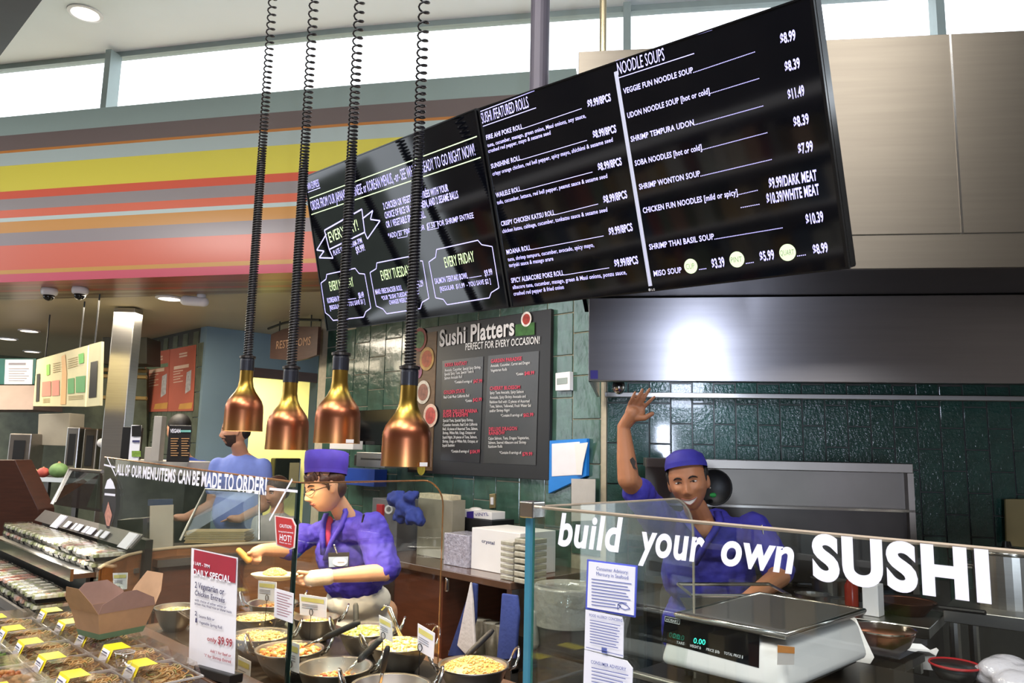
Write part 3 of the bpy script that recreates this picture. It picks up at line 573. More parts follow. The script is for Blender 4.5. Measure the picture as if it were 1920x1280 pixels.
for (px, py), d, wpx, tp, lab in lamps:
    c = at(px, py, d); R = .094; t = thing('heat_lamp', c, lab, 'lamp', 'copper heat lamps over the hot bar')
    pr = [(R, 0), (R * .985, .03), (R * .97, .1), (R * .95, .125), (R * .86, .15), (R * .7, .172), (R * .52, .195), (R * .4, .22), (R * .345, .25), (R * .335, .31)]
    B().lathe(pr, c, 40, cap=False).go('shade', 'copper', t, smooth=True)
    B().lathe([(a - .003, h) for a, h in pr[:7]], c, 40, cap=False).go('shade_lining', 'shade_in', t, smooth=True)
    B().lathe([(R * .355, .3), (R * .36, .305), (R * .36, .35), (R * .34, .362), (R * .3, .366)], c, 28).go('cuff', 'cuff', t)
    B().lathe([(R * .42, .362), (R * .42, .372), (R * .3, .376)], c, 24).go('cuff_ring', 'steel_dark', t)
    B().ell(c + up * .07, (.03, .03, .045)).go('bulb', 'bulb', t, smooth=True)
    # coiled cord: tight below, loosening towards the ceiling
    top = at(*tp, d * 1.02); top = V((c.x, c.y, top.z)); zt_ = top.z + .9; z = c.z + .372; pts = []; a = 0
    zl = c.z + .372; zsplit = zl + (top.z - zl) * (.56 + .04 * random.random())
    while z < zt_:
        k = max(0, (z - zsplit) / (top.z - zsplit)); pitch = .0125 + .028 * min(k, 1.2); rr = .019 + .002 * min(k, 1)
        if z < zsplit: rr = .0195
        pts.append(V((c.x + rr * math.cos(a), c.y + rr * math.sin(a), z))); a += math.pi / 5; z += pitch / 10
    B().tube(pts, .0042, 5).go('coiled_cord', 'cord', t, smooth=True)
    B().tube([V((c.x, c.y, zl)), V((c.x, c.y, zsplit))], .0145, 10).go('cord_sleeve', 'spring', t)
    if px > 600:
        rt = CR; f = (CP - c); f.z = 0; f.normalize(); ang = .55 if px > 700 else .4
        tag_d = f * math.cos(ang) + rt * math.sin(ang); tang = V((-tag_d.y, tag_d.x, 0)); tang = tang if tang.dot(rt) > 0 else -tang
        B().obox(c + tag_d * (R + .0005) - tang * .0 - up * .002 + up * .004, tang * .03, tag_d * .0015, up * .014).go('tag', 'white', t)
    light('heat_lamp_bulb', 'SPOT', c + up * .03, 60, (1, .76, .46), .03, c - up, spot=2.0, blend=.6)
# ================================================================== counters
X0 = 1.19
mat('counter_top', '#5b4334', .22, 0, .2, 6, coat=.4); mat('black_well', '#2a2522', .3, .2)
def plain(name, lo, hi, m, label, cat, bevel=.004): return tag(box(name, lo, hi, m, bevel=bevel), label, cat)
hb = thing('hot_bar', (1.5, 2.4, 0), 'dark serving bar holding the rows of small woks', 'serving counter')
box('counter_top', (X0 - .02, 1.45, .76), (2.0, 3.62, .80), 'counter_top', hb, bevel=.006); box('cabinet', (X0 + .03, 1.48, .1), (1.95, 3.6, .76), 'wood_red', hb); box('plinth', (X0 + .08, 1.5, 0), (1.9, 3.55, .1), 'black', hb)
box('heated_well', (1.28, 1.55, .8), (1.92, 3.45, .806), 'black_well', hb)
sb = thing('sushi_counter', (1.7, .5, 0), 'steel topped sushi preparation counter behind the lettered glass', 'counter')
box('counter_top', (X0 - .02, -.6, .9), (2.55, 1.02, .94), 'steel', sb, bevel=.006); box('cabinet', (X0 + .02, -.58, .08), (2.5, 1.0, .9), 'steel_dark', sb); box('plinth', (X0 + .06, -.5, 0), (2.45, .95, .08), 'black', sb)
# sneeze guards: front pane, side pane with rounded corner, edges
def guard(name, Ycor, zbot, front_end, flen, label, side_x, front_edge_m, Xf=X0, zt=1.49, xoff=0):
    t = thing(name, (Xf, Ycor, zbot), label, 'glass guard')
    a = V((Xf, Ycor, 0)); e = V(front_end); dv = e - a; dv.z = 0; nn = V((dv.y, -dv.x, 0)).normalized()
    zl = front_end[2] if len(front_end) > 2 and front_end[2] else zt
    B().slab([a + up * zbot, V((e.x, e.y, zbot)), V((e.x, e.y, zl)), a + up * zt], nn * .006).go('front_pane', G, t)
    B().tube([a + up * zt, V((e.x, e.y, zl))], .0035, 6).go('front_pane_edge', front_edge_m, t)
    B().tube([a + up * zbot, a + up * zt], .005, 6).go('corner_edge', GE, t)
    r = .09; pts = [a + up * zbot, a + up * zt]; arc = [V((side_x - r + r * math.sin(k / 8 * math.pi / 2), Ycor, zt - r + r * math.cos(k / 8 * math.pi / 2))) for k in range(9)]
    pts += arc + [V((side_x, Ycor, zbot))]
    B().slab(pts, (0, -.006, 0)).go('side_pane', G, t)
    B().tube([a + up * zt] + arc + [V((side_x, Ycor, zbot))], .003, 6).go('side_pane_edge', front_edge_m, t)
    return t
gs = onX(1000, 950, X0); sx = onY(1300, 1050, gs.y).x
SG = guard('sneeze_guard', gs.y, .942, (X0, -.4, 0), 0, 'clear glass guard lettered build your own sushi', sx, mat('edge_pale', '#b9a894', .2, .3, .1, 20), zt=gs.z)
B().tube([(X0 - .004, gs.y + .004, .942), (X0 - .004, gs.y + .004, gs.z)], .010, 4).go('corner_strip', mat('strip_blue', '#3f7f94', .15, 0, .1, 10), SG)
B().box((X0 - .022, gs.y - .02, gs.z - .022), (X0 + .016, gs.y + .02, gs.z + .012)).go('corner_clamp', 'steel_shiny', SG, bevel=.003)
pg = PX(X0 - .0095)
for s, a, b, h, sh in (('build', (1046, 1020), (1169, 1034), 57, .22), ('your', (1196, 1037), (1322, 1053), 59, .22), ('own', (1352, 1056), (1490, 1074), 62, .22)):
    Txt().put(pg, s, a, b, h, .03, sh).go('lettering_' + s, mat('letter_white', '#f6f4ff', .5, 0, 0), SG)
Txt().put(pg, 'SUSHI', (1524, 1081), (1859, 1126), 76, .05).go('lettering_sushi', 'letter_white', SG)
hc = onX(562, 905, X0); he = at(197, 857, 3.85); hsx = onY(829, 1000, hc.y).x
HG = guard('sneeze_guard', hc.y, .80, (he.x, he.y, he.z), 0, 'clear glass guard lettered all of our menu items can be made to order', hsx, CE, zt=hc.z)
B().tube([(X0 - .004, hc.y, .8), (X0 - .004, hc.y, hc.z)], .007, 4).go('corner_strip', mat('strip_dark', '#10201c', .15), HG)
fd = V((he.x - X0, he.y - hc.y, 0)).normalized(); hpl = Pl((X0, hc.y, 0), V((-fd.y, fd.x, 0)) if V((-fd.y, fd.x, 0)).dot(FW) < 0 else V((fd.y, -fd.x, 0))).off(.0095)
for w_, x0_, x1_ in (('ALL', 218, 232), ('OF', 234, 242), ('OUR', 246, 265), ('MENU', 267, 296), ('ITEMS', 298, 328), ('CAN', 333, 356), ('BE', 360, 373), ('MADE', 377, 414), ('TO', 419, 437), ('ORDER!', 442, 499)):
    Txt().put(hpl, w_, (x0_, 889 + (x0_ - 218) * .135), (x1_, 889 + (x1_ - 218) * .135), 18 + (x0_ - 218) * .045, .03).go('lettering_' + w_.lower().strip('!'), 'letter_white', HG)
def sticks(q1, q2):
    for a, b, w in (q1, q2): Txt().line(hpl, a, b, w).go('chopstick_decal', 'letter_white', HG)
sticks(((505, 975), (548, 898), 5), ((505, 916), (558, 921), 4.5)); sticks(((201, 858), (217, 892), 3), ((195, 871), (216, 876), 3))
mat('decal_dark', '#3a3436', .4); Txt().poly(hpl, [(193, 940), (195, 915), (201, 898), (207, 895), (213, 905), (217, 925), (217, 950), (212, 975), (205, 991), (200, 990), (195, 970)]).go('oval_decal', 'decal_dark', HG)
Txt().poly(hpl.off(.002), [(196, 916), (201, 900), (207, 896), (212, 903), (216, 916)]).go('decal_white_tip', 'letter_white', HG); Txt().poly(hpl.off(.002), [(196, 965), (203, 940), (210, 965), (205, 986), (200, 985)]).go('decal_picture', mat('decal_pic', '#c78a78', .5, 0, .3, 60), HG)
Txt().line(hpl.off(.002), (196, 926), (216, 928), 4).go('decal_lettering_bar', 'letter_white', HG)
# stickers on the hot bar glass
def signon(pl, name, quad, m, label, cat, parent=None, th=.002):
    q = [pl.hit(*p) for p in quad]; o = B().slab(q, pl.n * th).go(name, m, parent); return tag(o, label, cat) if label else o
psd = Pl((0, hc.y, 0), (0, -1, 0)).off(.008)
t = thing('caution_sticker', psd.hit(535, 1026), 'red caution hot sticker on the hot bar glass', 'sticker')
hq = hpl.off(.004)
signon(hq, 'backing', ((516, 966), (549, 971), (556, 985), (553, 1027), (545, 1030), (519, 1022), (517, 990)), mat('white_film', '#ead9d4', .5), None, None, t)
signon(hq.off(.002), 'red_face', ((518, 968), (547, 973), (553, 986), (550, 1024), (544, 1027), (521, 1020), (519, 990)), mat('sticker_red', '#c02f33', .5), None, None, t)
tx = Txt()
for s, a, b, h in (('CAUTION:', (524, 988), (547, 991), 6), ('Serving food is extremely', (522, 997), (550, 1000), 3), ('HOT!', (524, 1012), (546, 1016), 11), ('Please use care', (524, 1017), (546, 1021), 2.5)): tx.put(hq.off(.005), s, a, b, h, .02)
tx.each('lettering', 'letter_white', t)
t = thing('advisory_card', hq.hit(535, 1165), 'small white framed advisory card on the hot bar glass', 'card')
signon(hq, 'card', ((516, 1102), (551, 1112), (549, 1168), (515, 1156)), 'paper', None, None, t)
tx = Txt()
for k in range(9): tx.line(hq.off(.003), (519, 1110 + k * 5), (547 - 4 * (k % 3), 1118 + k * 5 - (k % 3)), 1.1)
tx.each('print_line', mat('ink_red', '#a66a78', .6), t)
# advisory sheets on the sushi glass
t = thing('advisory_sheet', pg.hit(1146, 1158), 'blue bordered mercury in seafood advisory sheet on the sushi glass', 'notice')
signon(pg, 'border', ((1102, 1048), (1196, 1060), (1192, 1157), (1099, 1141)), mat('border_blue', '#5560c8', .5), None, None, t)
signon(pg.off(.002), 'sheet', ((1105, 1052), (1192, 1063), (1189, 1153), (1102, 1138)), 'paper', None, None, t)
tx = Txt(); p2 = pg.off(.005); mat('ink_blue', '#5a66a8', .6)
tx.put(p2, 'Consumer Advisory:', (1118, 1068), (1178, 1076), 6.5, .0).put(p2, 'Mercury in Seafood', (1118, 1078), (1178, 1086), 6.5, .0)
for k in range(9): tx.line(p2, (1109, 1085 + k * 6), (1184 - (k * 7) % 11 - (25 if k > 6 else 0), 1094.5 + k * 6 - (3 if k > 6 else 0)), 1.5)
tx.path(p2, [(1159, 1132), (1166, 1130), (1176, 1135), (1181, 1141), (1172, 1143), (1164, 1139)], 1.5, True).path(p2, [(1164, 1136), (1158, 1133), (1158, 1142)], 1.5, True)
tx.each('print_line', 'ink_blue', t)
t = thing('allergy_sheet', pg.hit(1134, 1230), 'white food allergy concerns sheet below the blue bordered notice', 'notice')
signon(pg, 'sheet', ((1099, 1142), (1167, 1156), (1170, 1168), (1169, 1233), (1097, 1216)), 'paper', None, None, t)
tx = Txt(); tx.put(p2, 'FOOD ALLERGY CONCERNS', (1105, 1155), (1167, 1166), 5, .01)
for k in range(9): tx.line(p2, (1106, 1162 + k * 5.2), (1163 - (k * 5) % 9, 1173 + k * 5.2), 1.3)
tx.line(p2, (1099, 1213), (1168, 1229), 1.2).poly(p2, [(1128, 1213), (1138, 1215), (1138, 1225), (1128, 1223)]); tx.each('print_line', 'ink_blue', t)
t = thing('advisory_sheet', pg.hit(1140, 1300), 'white consumer advisory sheet with clipped corner under the allergy sheet', 'notice')
signon(pg, 'sheet', ((1097, 1217), (1176, 1238), (1187, 1252), (1185, 1330), (1094, 1310)), 'paper', None, None, t)
tx = Txt(); tx.put(p2, 'CONSUMER ADVISORY', (1108, 1243), (1174, 1258), 6, .01)
for k in range(8): tx.line(p2, (1109, 1251 + k * 6.5), (1178 - (k * 5) % 12, 1266 + k * 6.5), 1.4)
tx.each('print_line', 'ink_blue', t)
# ================================================================== food and packaging
def island_mat(name, cols, rough=.45, sss=.1):
    if name in MATS: return MATS[name]
    m = bpy.data.materials.new(name); m.use_nodes = True; nt = m.node_tree; b = nt.nodes['Principled BSDF']
    g = nt.nodes.new('ShaderNodeNewGeometry'); r = nt.nodes.new('ShaderNodeValToRGB'); e = r.color_ramp.elements
    for i, c in enumerate(cols):
        k = e[i] if i < 2 else e.new(i / (len(cols) - 1)); k.position = i / (len(cols) - 1); k.color = (*lin(c), 1)
    nt.links.new(g.outputs['Random Per Island'], r.inputs[0]); nt.links.new(r.outputs[0], b.inputs['Base Color']); b.inputs['Roughness'].default_value = rough
    MATS[name] = m; return m
o = pkb.go('packages', island_mat('packages', ['#b0522f', '#d8c9a0', '#3f6a8a', '#c9a23a', '#e4e0d6', '#5d7a3a', '#8a3a3a']), gs_); o['kind'] = 'stuff'
FOOD = {'rice': (['#d9a94e', '#e9c873', '#f0d896', '#cf9a45'], 420, .0065, 'grain'), 'mac': (['#e8c56a', '#f2dc9a', '#e3b452', '#f5e6b4'], 170, .011, 'chunk'),
        'veg': (['#d8c35a', '#9fae3f', '#e9dd9c', '#6d8a34', '#e2c46a'], 120, .013, 'chunk'), 'stir': (['#e0a63e', '#c9502f', '#e8c860', '#d97a38', '#f0dca0'], 110, .014, 'chunk'),
        'noodle': (['#d9b56a', '#e6cb8d', '#c79a52'], 150, .04, 'noodle'), 'sauce': (['#c98f3d', '#b8452d', '#dba95a', '#e6c988'], 60, .011, 'chunk')}
def food(c, R, kind, hgt, name, label, cat, fill=.95, rest=None):
    cols, n, sz, ty = FOOD[kind]; b = B(); rnd = random.Random(int(c.x * 977 + c.y * 3571))
    H = lambda r: hgt * (1 - (r / R) ** 2) + .004
    rings, seg = 7, 22
    vs = [c + up * (H(0))]
    for j in range(1, rings + 1):
        for i in range(seg):
            r = R * fill * j / rings; a = 2 * math.pi * i / seg
            q = V((r * math.cos(a), r * math.sin(a), 0)); vs.append(c + q + up * (H(r) + .35 * sz * noise.noise(q * 60 + c * 9)))
    fs = [(0, 1 + i, 1 + (i + 1) % seg) for i in range(seg)] + [(1 + (j - 1) * seg + i, 1 + j * seg + i, 1 + j * seg + (i + 1) % seg, 1 + (j - 1) * seg + (i + 1) % seg) for j in range(1, rings) for i in range(seg)]
    b.add(vs, fs)
    for k in range(int(n * (1.7 if ty == 'chunk' else 1.3))):
        r = R * fill * math.sqrt(rnd.random()); a = rnd.random() * 6.283; q = c + V((r * math.cos(a), r * math.sin(a), H(r) + sz * .25))
        Rm = M.Rotation(rnd.random() * 6.28, 3, 'Z') @ M.Rotation(rnd.random() * 3.14, 3, 'X')
        if ty == 'noodle':
            a0 = rnd.random() * 6.28; rr = sz * (.35 + .5 * rnd.random()); ar = 1.5 + 2.5 * rnd.random()
            pts = [V((q.x * 1 + rr * (math.cos(a0 + u * ar) - math.cos(a0 + ar / 2)), q.y + rr * (math.sin(a0 + u * ar) - math.sin(a0 + ar / 2)), q.z + .004 * math.sin(u * 7 + k))) for u in (0, .17, .33, .5, .67, .83, 1)]
            pts = [p if (V((p.x, p.y, 0)) - V((c.x, c.y, 0))).length < R * .97 else V((c.x, c.y, p.z)).lerp(p, .85) for p in pts]; b.tube(pts, .0026, 4)
        else:
            s = sz * (.45 + .5 * rnd.random()); b.ell(q, (s, s * (.45 + .3 * rnd.random()), s * .5), Rm, 6, 4)
    o = b.go(name, island_mat('food_' + kind, cols), smooth=True); return tag(o, label, cat, kind='stuff')
mat('wok_steel', '#9a948e', .34, 1, .12, 8); mat('wok_in', '#bdb6ae', .4, 1, .12, 8)
HR = V((R0.x, R0.y, 0)).normalized()
def wok(px, py, R, kind, hgt, label, fname, flabel, rz=.0, low=0, z=.9):
    c = onz(px, py, z); bse = V((c.x, c.y, .8065)); D = z - .8065
    t = thing('serving_wok', bse, label, 'wok')
    pr = [(.001, 0), (R * .5, .0), (R * .72, D * .3), (R * .88, D * .62), (R * .98, D * .93), (R * 1.04, D), (R * 1.04, D + .004), (R * .97, D + .002)]
    B().lathe(pr, bse, 32, cap=False).go('bowl', 'wok_steel', t, smooth=True)
    B().lathe([(R * .97, D + .002), (R * .86, D * .66), (R * .7, D * .34), (R * .5, .006), (.001, .006)], bse, 32, cap=False).go('lining', 'wok_in', t, smooth=True)
    for s in (-1, 1):
        d = M.Rotation(rz, 3, 'Z') @ HR * s; w = V((-d.y, d.x, 0)); e = bse + d * (R * 1.0) + up * (D - .012)
        pts = [e - w * .026, e - w * .034 + d * .02 + up * .012, e - w * .034 + d * .03 + up * .036, e - w * .02 + d * .036 + up * .056, e + d * .038 + up * .062, e + w * .02 + d * .036 + up * .056, e + w * .034 + d * .03 + up * .036, e + w * .034 + d * .02 + up * .012, e + w * .026]
        B().tube(pts, .0042, 7).go('loop_handle', 'chrome', t, smooth=True)
    fr = R * (.93 - .35 * low); food(bse + up * (D * (.82 - .5 * low)), fr, kind, hgt, fname, flabel, 'food', .97)
    return c
wok(888, 1247, .112, 'rice', .035, 'wok heaped with golden fried rice beyond the glass guard end', 'fried_rice', 'heap of golden fried rice in wok with black ladle', .25)
wok(750, 1208, .108, 'mac', .03, 'wok of pale yellow pieces behind the leaning tag card', 'orange_chicken', 'heaped pale yellow food in wok beside tag card', .5)
wok(688, 1182, .105, 'veg', .02, 'wok of yellow and green vegetables beside the white apron', 'stir_fried_vegetables', 'yellow and green vegetables in wok by the apron', .1)
wok(628, 1250, .115, 'sauce', .01, 'nearly empty wok with black handled spatula and red bits', 'sauce_remains', 'yellow and red remains in nearly empty wok', .1, .6)
wok(733, 1285, .115, 'sauce', .012, 'wok with a slotted handle utensil at the front of the bar', 'chicken_remains', 'brown chicken pieces left in front wok', .15, .5)
wok(543, 1217, .112, 'stir', .018, 'wok of orange and red stir fry behind the dark glass edge', 'stir_fry', 'orange and red stir fry pieces in wok', .1)
wok(490, 1190, .105, 'noodle', .012, 'wok of pale noodles beside the daily special sign', 'noodles', 'pale noodles in wok beside daily special sign', .3, .2)
wok(478, 1157, .09, 'noodle', .012, 'smaller wok of noodles partly behind the daily special sign', 'noodles', 'brown noodles in smaller wok behind sign', .3, .2)
wok(512, 1130, .105, 'sauce', .015, 'wok under the plate held by the server', 'braised_pieces', 'braised pieces in wok under the held plate', .2, .3)
wok(593, 1157, .09, 'sauce', .012, 'dark wok behind the large white tag card', 'glazed_pieces', 'glazed pieces in dark wok behind tag card', .2, .3)
wok(330, 1138, .085, 'mac', .012, 'small steel wok beside the wooden counter end', 'pale_dish', 'pale food in small steel wok by wood counter', .4, .2)
# utensils standing in the woks
def utensil(name, pts, label, rs=(.006, .011), split=.5, ds=None, Xs=None):
    P = [onX(x, y, X) for (x, y), X in zip(pts, Xs)]; t = thing(name, P[0], label, 'utensil')
    m = P[0].lerp(P[-1], split)
    B().tube([P[0], m], rs[0], 8).go('shaft', 'steel_shiny', t, smooth=True); B().tube([m, m.lerp(P[-1], .15), P[-1].lerp(m, .12), P[-1]], [rs[1] * .7, rs[1], rs[1], rs[1] * .7], 10).go('grip', 'black_rubber', t, smooth=True)
utensil('serving_spoon', ((572, 1212), (674, 1166)), 'serving spoon with black grip lying across the stir fry wok', split=.35, Xs=(1.45, 1.55))
utensil('serving_spoon', ((668, 1190), (667, 1131)), 'serving spoon with upright black grip in front of the apron', split=.35, Xs=(1.75, 1.78))
utensil('spatula', ((648, 1262), (716, 1196)), 'spatula with black grip leaning from the nearly empty wok', split=.35, Xs=(1.44, 1.55))
utensil('spatula', ((711, 1290), (727, 1212)), 'spatula with slotted dark handle in the front wok', (.005, .009), .4, Xs=(1.45, 1.42))
utensil('ladle', ((868, 1236), (924, 1181)), 'ladle with black handle resting in the fried rice', (.006, .010), .1, Xs=(1.8, 1.95))
P = [onX(x, y, 1.8) for x, y in ((716, 1142), (722, 1135), (729, 1138), (750, 1192))]
tag(B().tube(P, .005, 8).tube([p + V((0, -.012, 0)) for p in P[1:]], .004, 8).go('tongs', 'steel_shiny', smooth=True), 'steel serving tongs hooked over the vegetable wok', 'tongs')
# price cards on ring wires
def card(quad, ring, X, label, zf=.807):
    pl = PX(X); q = [pl.hit(*p) for p in quad]; c = sum(q, V()) / 4; r = pl.hit(*ring)
    t = thing('price_card', (r.x, r.y, zf), label, 'card')
    B().slab(q, (-.0015, 0, 0)).go('card', 'paper', t)
    l = lambda a, b, k: V(a).lerp(V(b), k)
    e0, e1, e2, e3 = [p + V((-.003, 0, 0)) for p in q]
    band = [l(l(e0, e1, .08), l(e3, e2, .08), .12), l(l(e0, e1, .92), l(e3, e2, .92), .12), l(l(e0, e1, .92), l(e3, e2, .92), .32), l(l(e0, e1, .08), l(e3, e2, .08), .32)]
    B().add(band, [(0, 1, 2, 3)]).go('yellow_band', mat('card_band', '#d9cf7a', .6), t)
    for k in (.45, .53, .62):
        a, b_ = l(l(e0, e1, .1), l(e3, e2, .1), k), l(l(e0, e1, .7), l(e3, e2, .7), k); B().add([a, b_, b_ - up * .0022, a - up * .0022], [(0, 1, 2, 3)]).go('print_line', mat('ink_grey', '#8a8894', .6), t)
    rr = .011; B().tube([r + V((-.006, rr * math.cos(k / 14 * 6.283), rr * math.sin(k / 14 * 6.283) + .0)) for k in range(14)], .0016, 5, closed=True).tube([r + V((-.006, 0, -rr)), V((r.x - .006, r.y, zf))], .0014, 5).go('ring_wire', 'black', t)
card(((485, 1088), (519, 1091), (518, 1128), (484, 1123)), (503, 1120), 1.52, 'white price card standing before the held plate')
card(((562, 1113), (613, 1120), (612, 1158), (563, 1152)), (586, 1147), 1.55, 'wide white price card beside the dark glass edge')
card(((711, 1152), (735, 1165), (737, 1204), (713, 1192)), (721, 1191), 1.58, 'white price card in front of the pale yellow food')
card(((784, 1168), (816, 1187), (813, 1235), (783, 1218)), (790, 1213), 1.60, 'leaning white price card beside the copper glass edge')
card(((540, 1200), (562, 1208), (561, 1262), (539, 1254)), (547, 1244), 1.27, 'narrow white price card behind the dark glass edge', .8065)
card(((447, 1228), (471, 1240), (468, 1290), (445, 1282)), (455, 1275), 1.24, 'white price card at the foot of the daily special sign', .8065)
card(((212, 1074), (240, 1073), (238, 1104), (214, 1105)), (226, 1103), 1.3, 'white price card above the open takeout box', .8065)
# daily special sign
t = thing('daily_special_sign', onX(400, 1268, 1.08), 'white daily special sign with red heading standing at the counter edge', 'sign')
ps = PX(1.08); q = [ps.hit(*p) for p in ((361, 1027), (447, 1045), (441, 1268), (356, 1245))]
B().slab(q, (.006, 0, 0)).go('holder', clear, t); B().slab([V((1.0785, p.y, p.z)) for p in q], (-.002, 0, 0)).go('sheet', 'paper', t)
p3 = PX(1.074); Txt().poly(p3, [(364, 1030), (443, 1047), (441, 1093), (362, 1074)]).go('red_heading', mat('sign_red', '#a3243a', .5), t)
tx = Txt(); p4 = PX(1.072)
tx.put(p4, '11AM - 7PM', (363, 1058), (393, 1065), 6, .02).put(p4, 'DAILY SPECIAL', (362, 1077), (432, 1092), 11, .03); tx.each('white_lettering', 'letter_white', t)
tx = Txt()
for s, a, b, h in (('2 Vegetarian or', (365, 1101), (420, 1115), 11), ('Chicken Entreés', (365, 1115), (421, 1130), 9), ('with choice of either white or', (365, 1126), (424, 1141), 4.5), ('brown rice, fried rice or chow mein', (365, 1133), (434, 1150), 4.5), ('2', (365, 1153), (369, 1154), 8), ('Sesame Balls or', (373, 1157), (402, 1164), 5), ('1', (366, 1166), (369, 1167), 8), ('Vegetable Spring Roll', (373, 1168), (416, 1179), 5)): tx.put(p4, s, a, b, h, .015)
tx.each('navy_lettering', mat('ink_navy', '#3a3a66', .6), t)
tx = Txt()
for s, a, b, h in (('only', (388, 1200), (406, 1205), 8), ('$9.99', (408, 1206), (435, 1213), 14), ("Add '1 for Beef or", (394, 1222), (433, 1232), 5), ("'1' for Shrimp Entreé", (383, 1230), (433, 1243), 5)): tx.put(p4, s, a, b, h, .02)
tx.each('red_lettering', 'sign_red', t)
B().slab([PX(1.06).hit(*p) for p in ((363, 1247), (432, 1266), (430, 1284), (362, 1266))], (.04, 0, 0)).go('stand_block', 'black', t, bevel=.003)
zb_ = PX(1.06).hit(362, 1266).z
tag(box('sign_ledge', (1.05, 1.3, .70), (1.165, 3.3, PX(1.06).hit(430, 1284).z - .012), 'counter_top', bevel=.004), 'narrow dark ledge along the front of the hot bar', 'ledge')
# display table with clear clamshells
tt = thing('display_table', (.7, 2.5, 0), 'low table carrying stacked clear food containers', 'table')
box('table_top', (.34, 1.55, .70), (1.045, 3.5, .735), 'wood_counter', tt, bevel=.004); box('base_cabinet', (.38, 1.6, 0), (1.0, 3.45, .70), 'wood_red', tt)
def clamshell(kind, cols):
    L_, W_, Hh = .215, .168, .075; t = thing('clamshell', (0, 0, 0), 'x', 'food container')
    def shell(z0, z1, k0, k1, r=.012):
        pts = []
        for z, k in ((z0, k0), (z1, k1)):
            for sx, sy in ((-1, -1), (1, -1), (1, 1), (-1, 1)): pts.append((sx * W_ / 2 * k, sy * L_ / 2 * k, z))
        return pts, [(0, 1, 5, 4), (1, 2, 6, 5), (2, 3, 7, 6), (3, 0, 4, 7)]
    v, f = shell(0, .036, .88, 1); B().add(v, f + [(3, 2, 1, 0)]).go('tray', clear, t)
    v, f = shell(.036, Hh, 1, .86); B().add(v, f + [(4, 5, 6, 7)]).go('lid', clear, t)
    b = B(); 
    for z in (.034, .037): b.tube([(sx * W_ / 2 * 1.03, sy * L_ / 2 * 1.03, z) for sx, sy in ((-1, -1), (1, -1), (1, 1), (-1, 1))], .002, 5, closed=True)
    b.go('rim', mat('rim_clear', '#cfcac4', .12, 0, .05, 30, coat=.6), t)
    b = B(); rnd = random.Random(hash(kind) % 999 if False else len(kind))
    b.ell((0, 0, .02), (W_ * .4, L_ * .41, .017), None, 16, 8)
    for k in range(150 if kind == 'noodle' else 90):
        q = V(((rnd.random() - .5) * W_ * .74, (rnd.random() - .5) * L_ * .76, 0)); q.z = .012 + (.04 - 8 * (q.x ** 2 + q.y ** 2) * .35) * rnd.random() ** .5; Rm = M.Rotation(rnd.random() * 6.28, 3, 'Z') @ M.Rotation(rnd.random(), 3, 'X')
        if kind == 'noodle': b.tube([V((max(-.07, min(.07, q.x + .022 * math.cos(k + u * 2.6))), max(-.09, min(.09, q.y + .022 * math.sin(k + u * 2.6))), q.z + .004 * math.sin(u * 5 + k))) for u in (0, .2, .4, .6, .8, 1)], .0024, 4)
        elif kind == 'bean': b.tube([V((q.x * .4 + u * .045, q.y, q.z + .004 * math.sin(u * 3 + k))) for u in (-1, -.3, .4, 1)], .0042, 5)
        else: b.ell(q, (.013, .009, .008), Rm, 6, 4)
    o = b.go('filling', island_mat('fill_' + kind, cols), t, smooth=True); o['kind'] = 'stuff'
    yl = MATS['yellow'] if kind != 'bean' else MATS['green']; w = .043
    path = [(-.02, Hh + .0012), (-W_ / 2 * .86, Hh + .0012), (-W_ / 2 * 1.0 - .003, .037), (-W_ / 2 * .95, .012)]
    vs = [(x, s * w, z) for x, z in path for s in (-1, 1)]
    B().add(vs, [(2 * i, 2 * i + 1, 2 * i + 3, 2 * i + 2) for i in range(3)]).go('label_band', yl, t)
    wv = [(-W_ / 2 * .86 - .004, Hh - .004), (-W_ / 2 - .0055, .039), (-W_ / 2 * .96 - .002, .016)]
    vs = [(x - .0005, s * w * .72, z) for x, z in wv for s in (-1, 1)]
    B().add(vs, [(2 * i, 2 * i + 1, 2 * i + 3, 2 * i + 2) for i in range(2)]).go('label_sheet', 'paper', t)
    for zz, k in ((.066, 0), (.057, 1), (.024, 2)):
        x = -W_ / 2 * .9 - .0075 if k < 2 else -W_ / 2 - .0035
        B().add([(x, -w * .55, zz), (x, w * .55, zz), (x - .0004, w * .55, zz - .003), (x - .0004, -w * .55, zz - .003)], [(0, 1, 2, 3)]).go('label_print', 'ink_navy', t)
    return t
protos = {'noodle': clamshell('noodle', ['#c08a48', '#d3a763', '#a8743a', '#d9b983', '#8a8a44']), 'chicken': clamshell('chicken', ['#b4652f', '#d58f45', '#8f4526', '#d9a866']), 'bean': clamshell('bean', ['#5d7d2e', '#7d9b42', '#486a28', '#93aa5a'])}
LB = {'noodle': 'clear clamshell of noodles with yellow label on the display table', 'chicken': 'clear clamshell of browned chicken with yellow label on the display table', 'bean': 'clear clamshell of green beans with green label on the display table'}
rnd = random.Random(11); first = {}
for lay, z in enumerate((.7365, .8130, .8895)):
    for i, X in enumerate((.42, .597, .774, .951)):
        for j in range(8):
            Y = 1.70 + j * .232
            if lay == 2 and rnd.random() < .08: continue
            if lay < 2 and i > 0 and j > 0: continue
            k = 'bean' if (lay == 2 and (i, j) == (1, 5)) else ('chicken' if rnd.random() < .35 else 'noodle')
            src = protos[k]; loc = (X + rnd.uniform(-.005, .005), Y + rnd.uniform(-.006, .006), z)
            if k not in first: o = src; first[k] = 1; o.location = loc
            else: o = copytree(src, loc=loc)
            o['label'] = LB[k]; o['group'] = 'clear clamshells on the display table'; o.rotation_euler.z = rnd.uniform(-.02, .02)
for k in protos:
    if k not in first: protos[k].location = (.6, 2.72, .9655); protos[k]['label'] = LB[k]
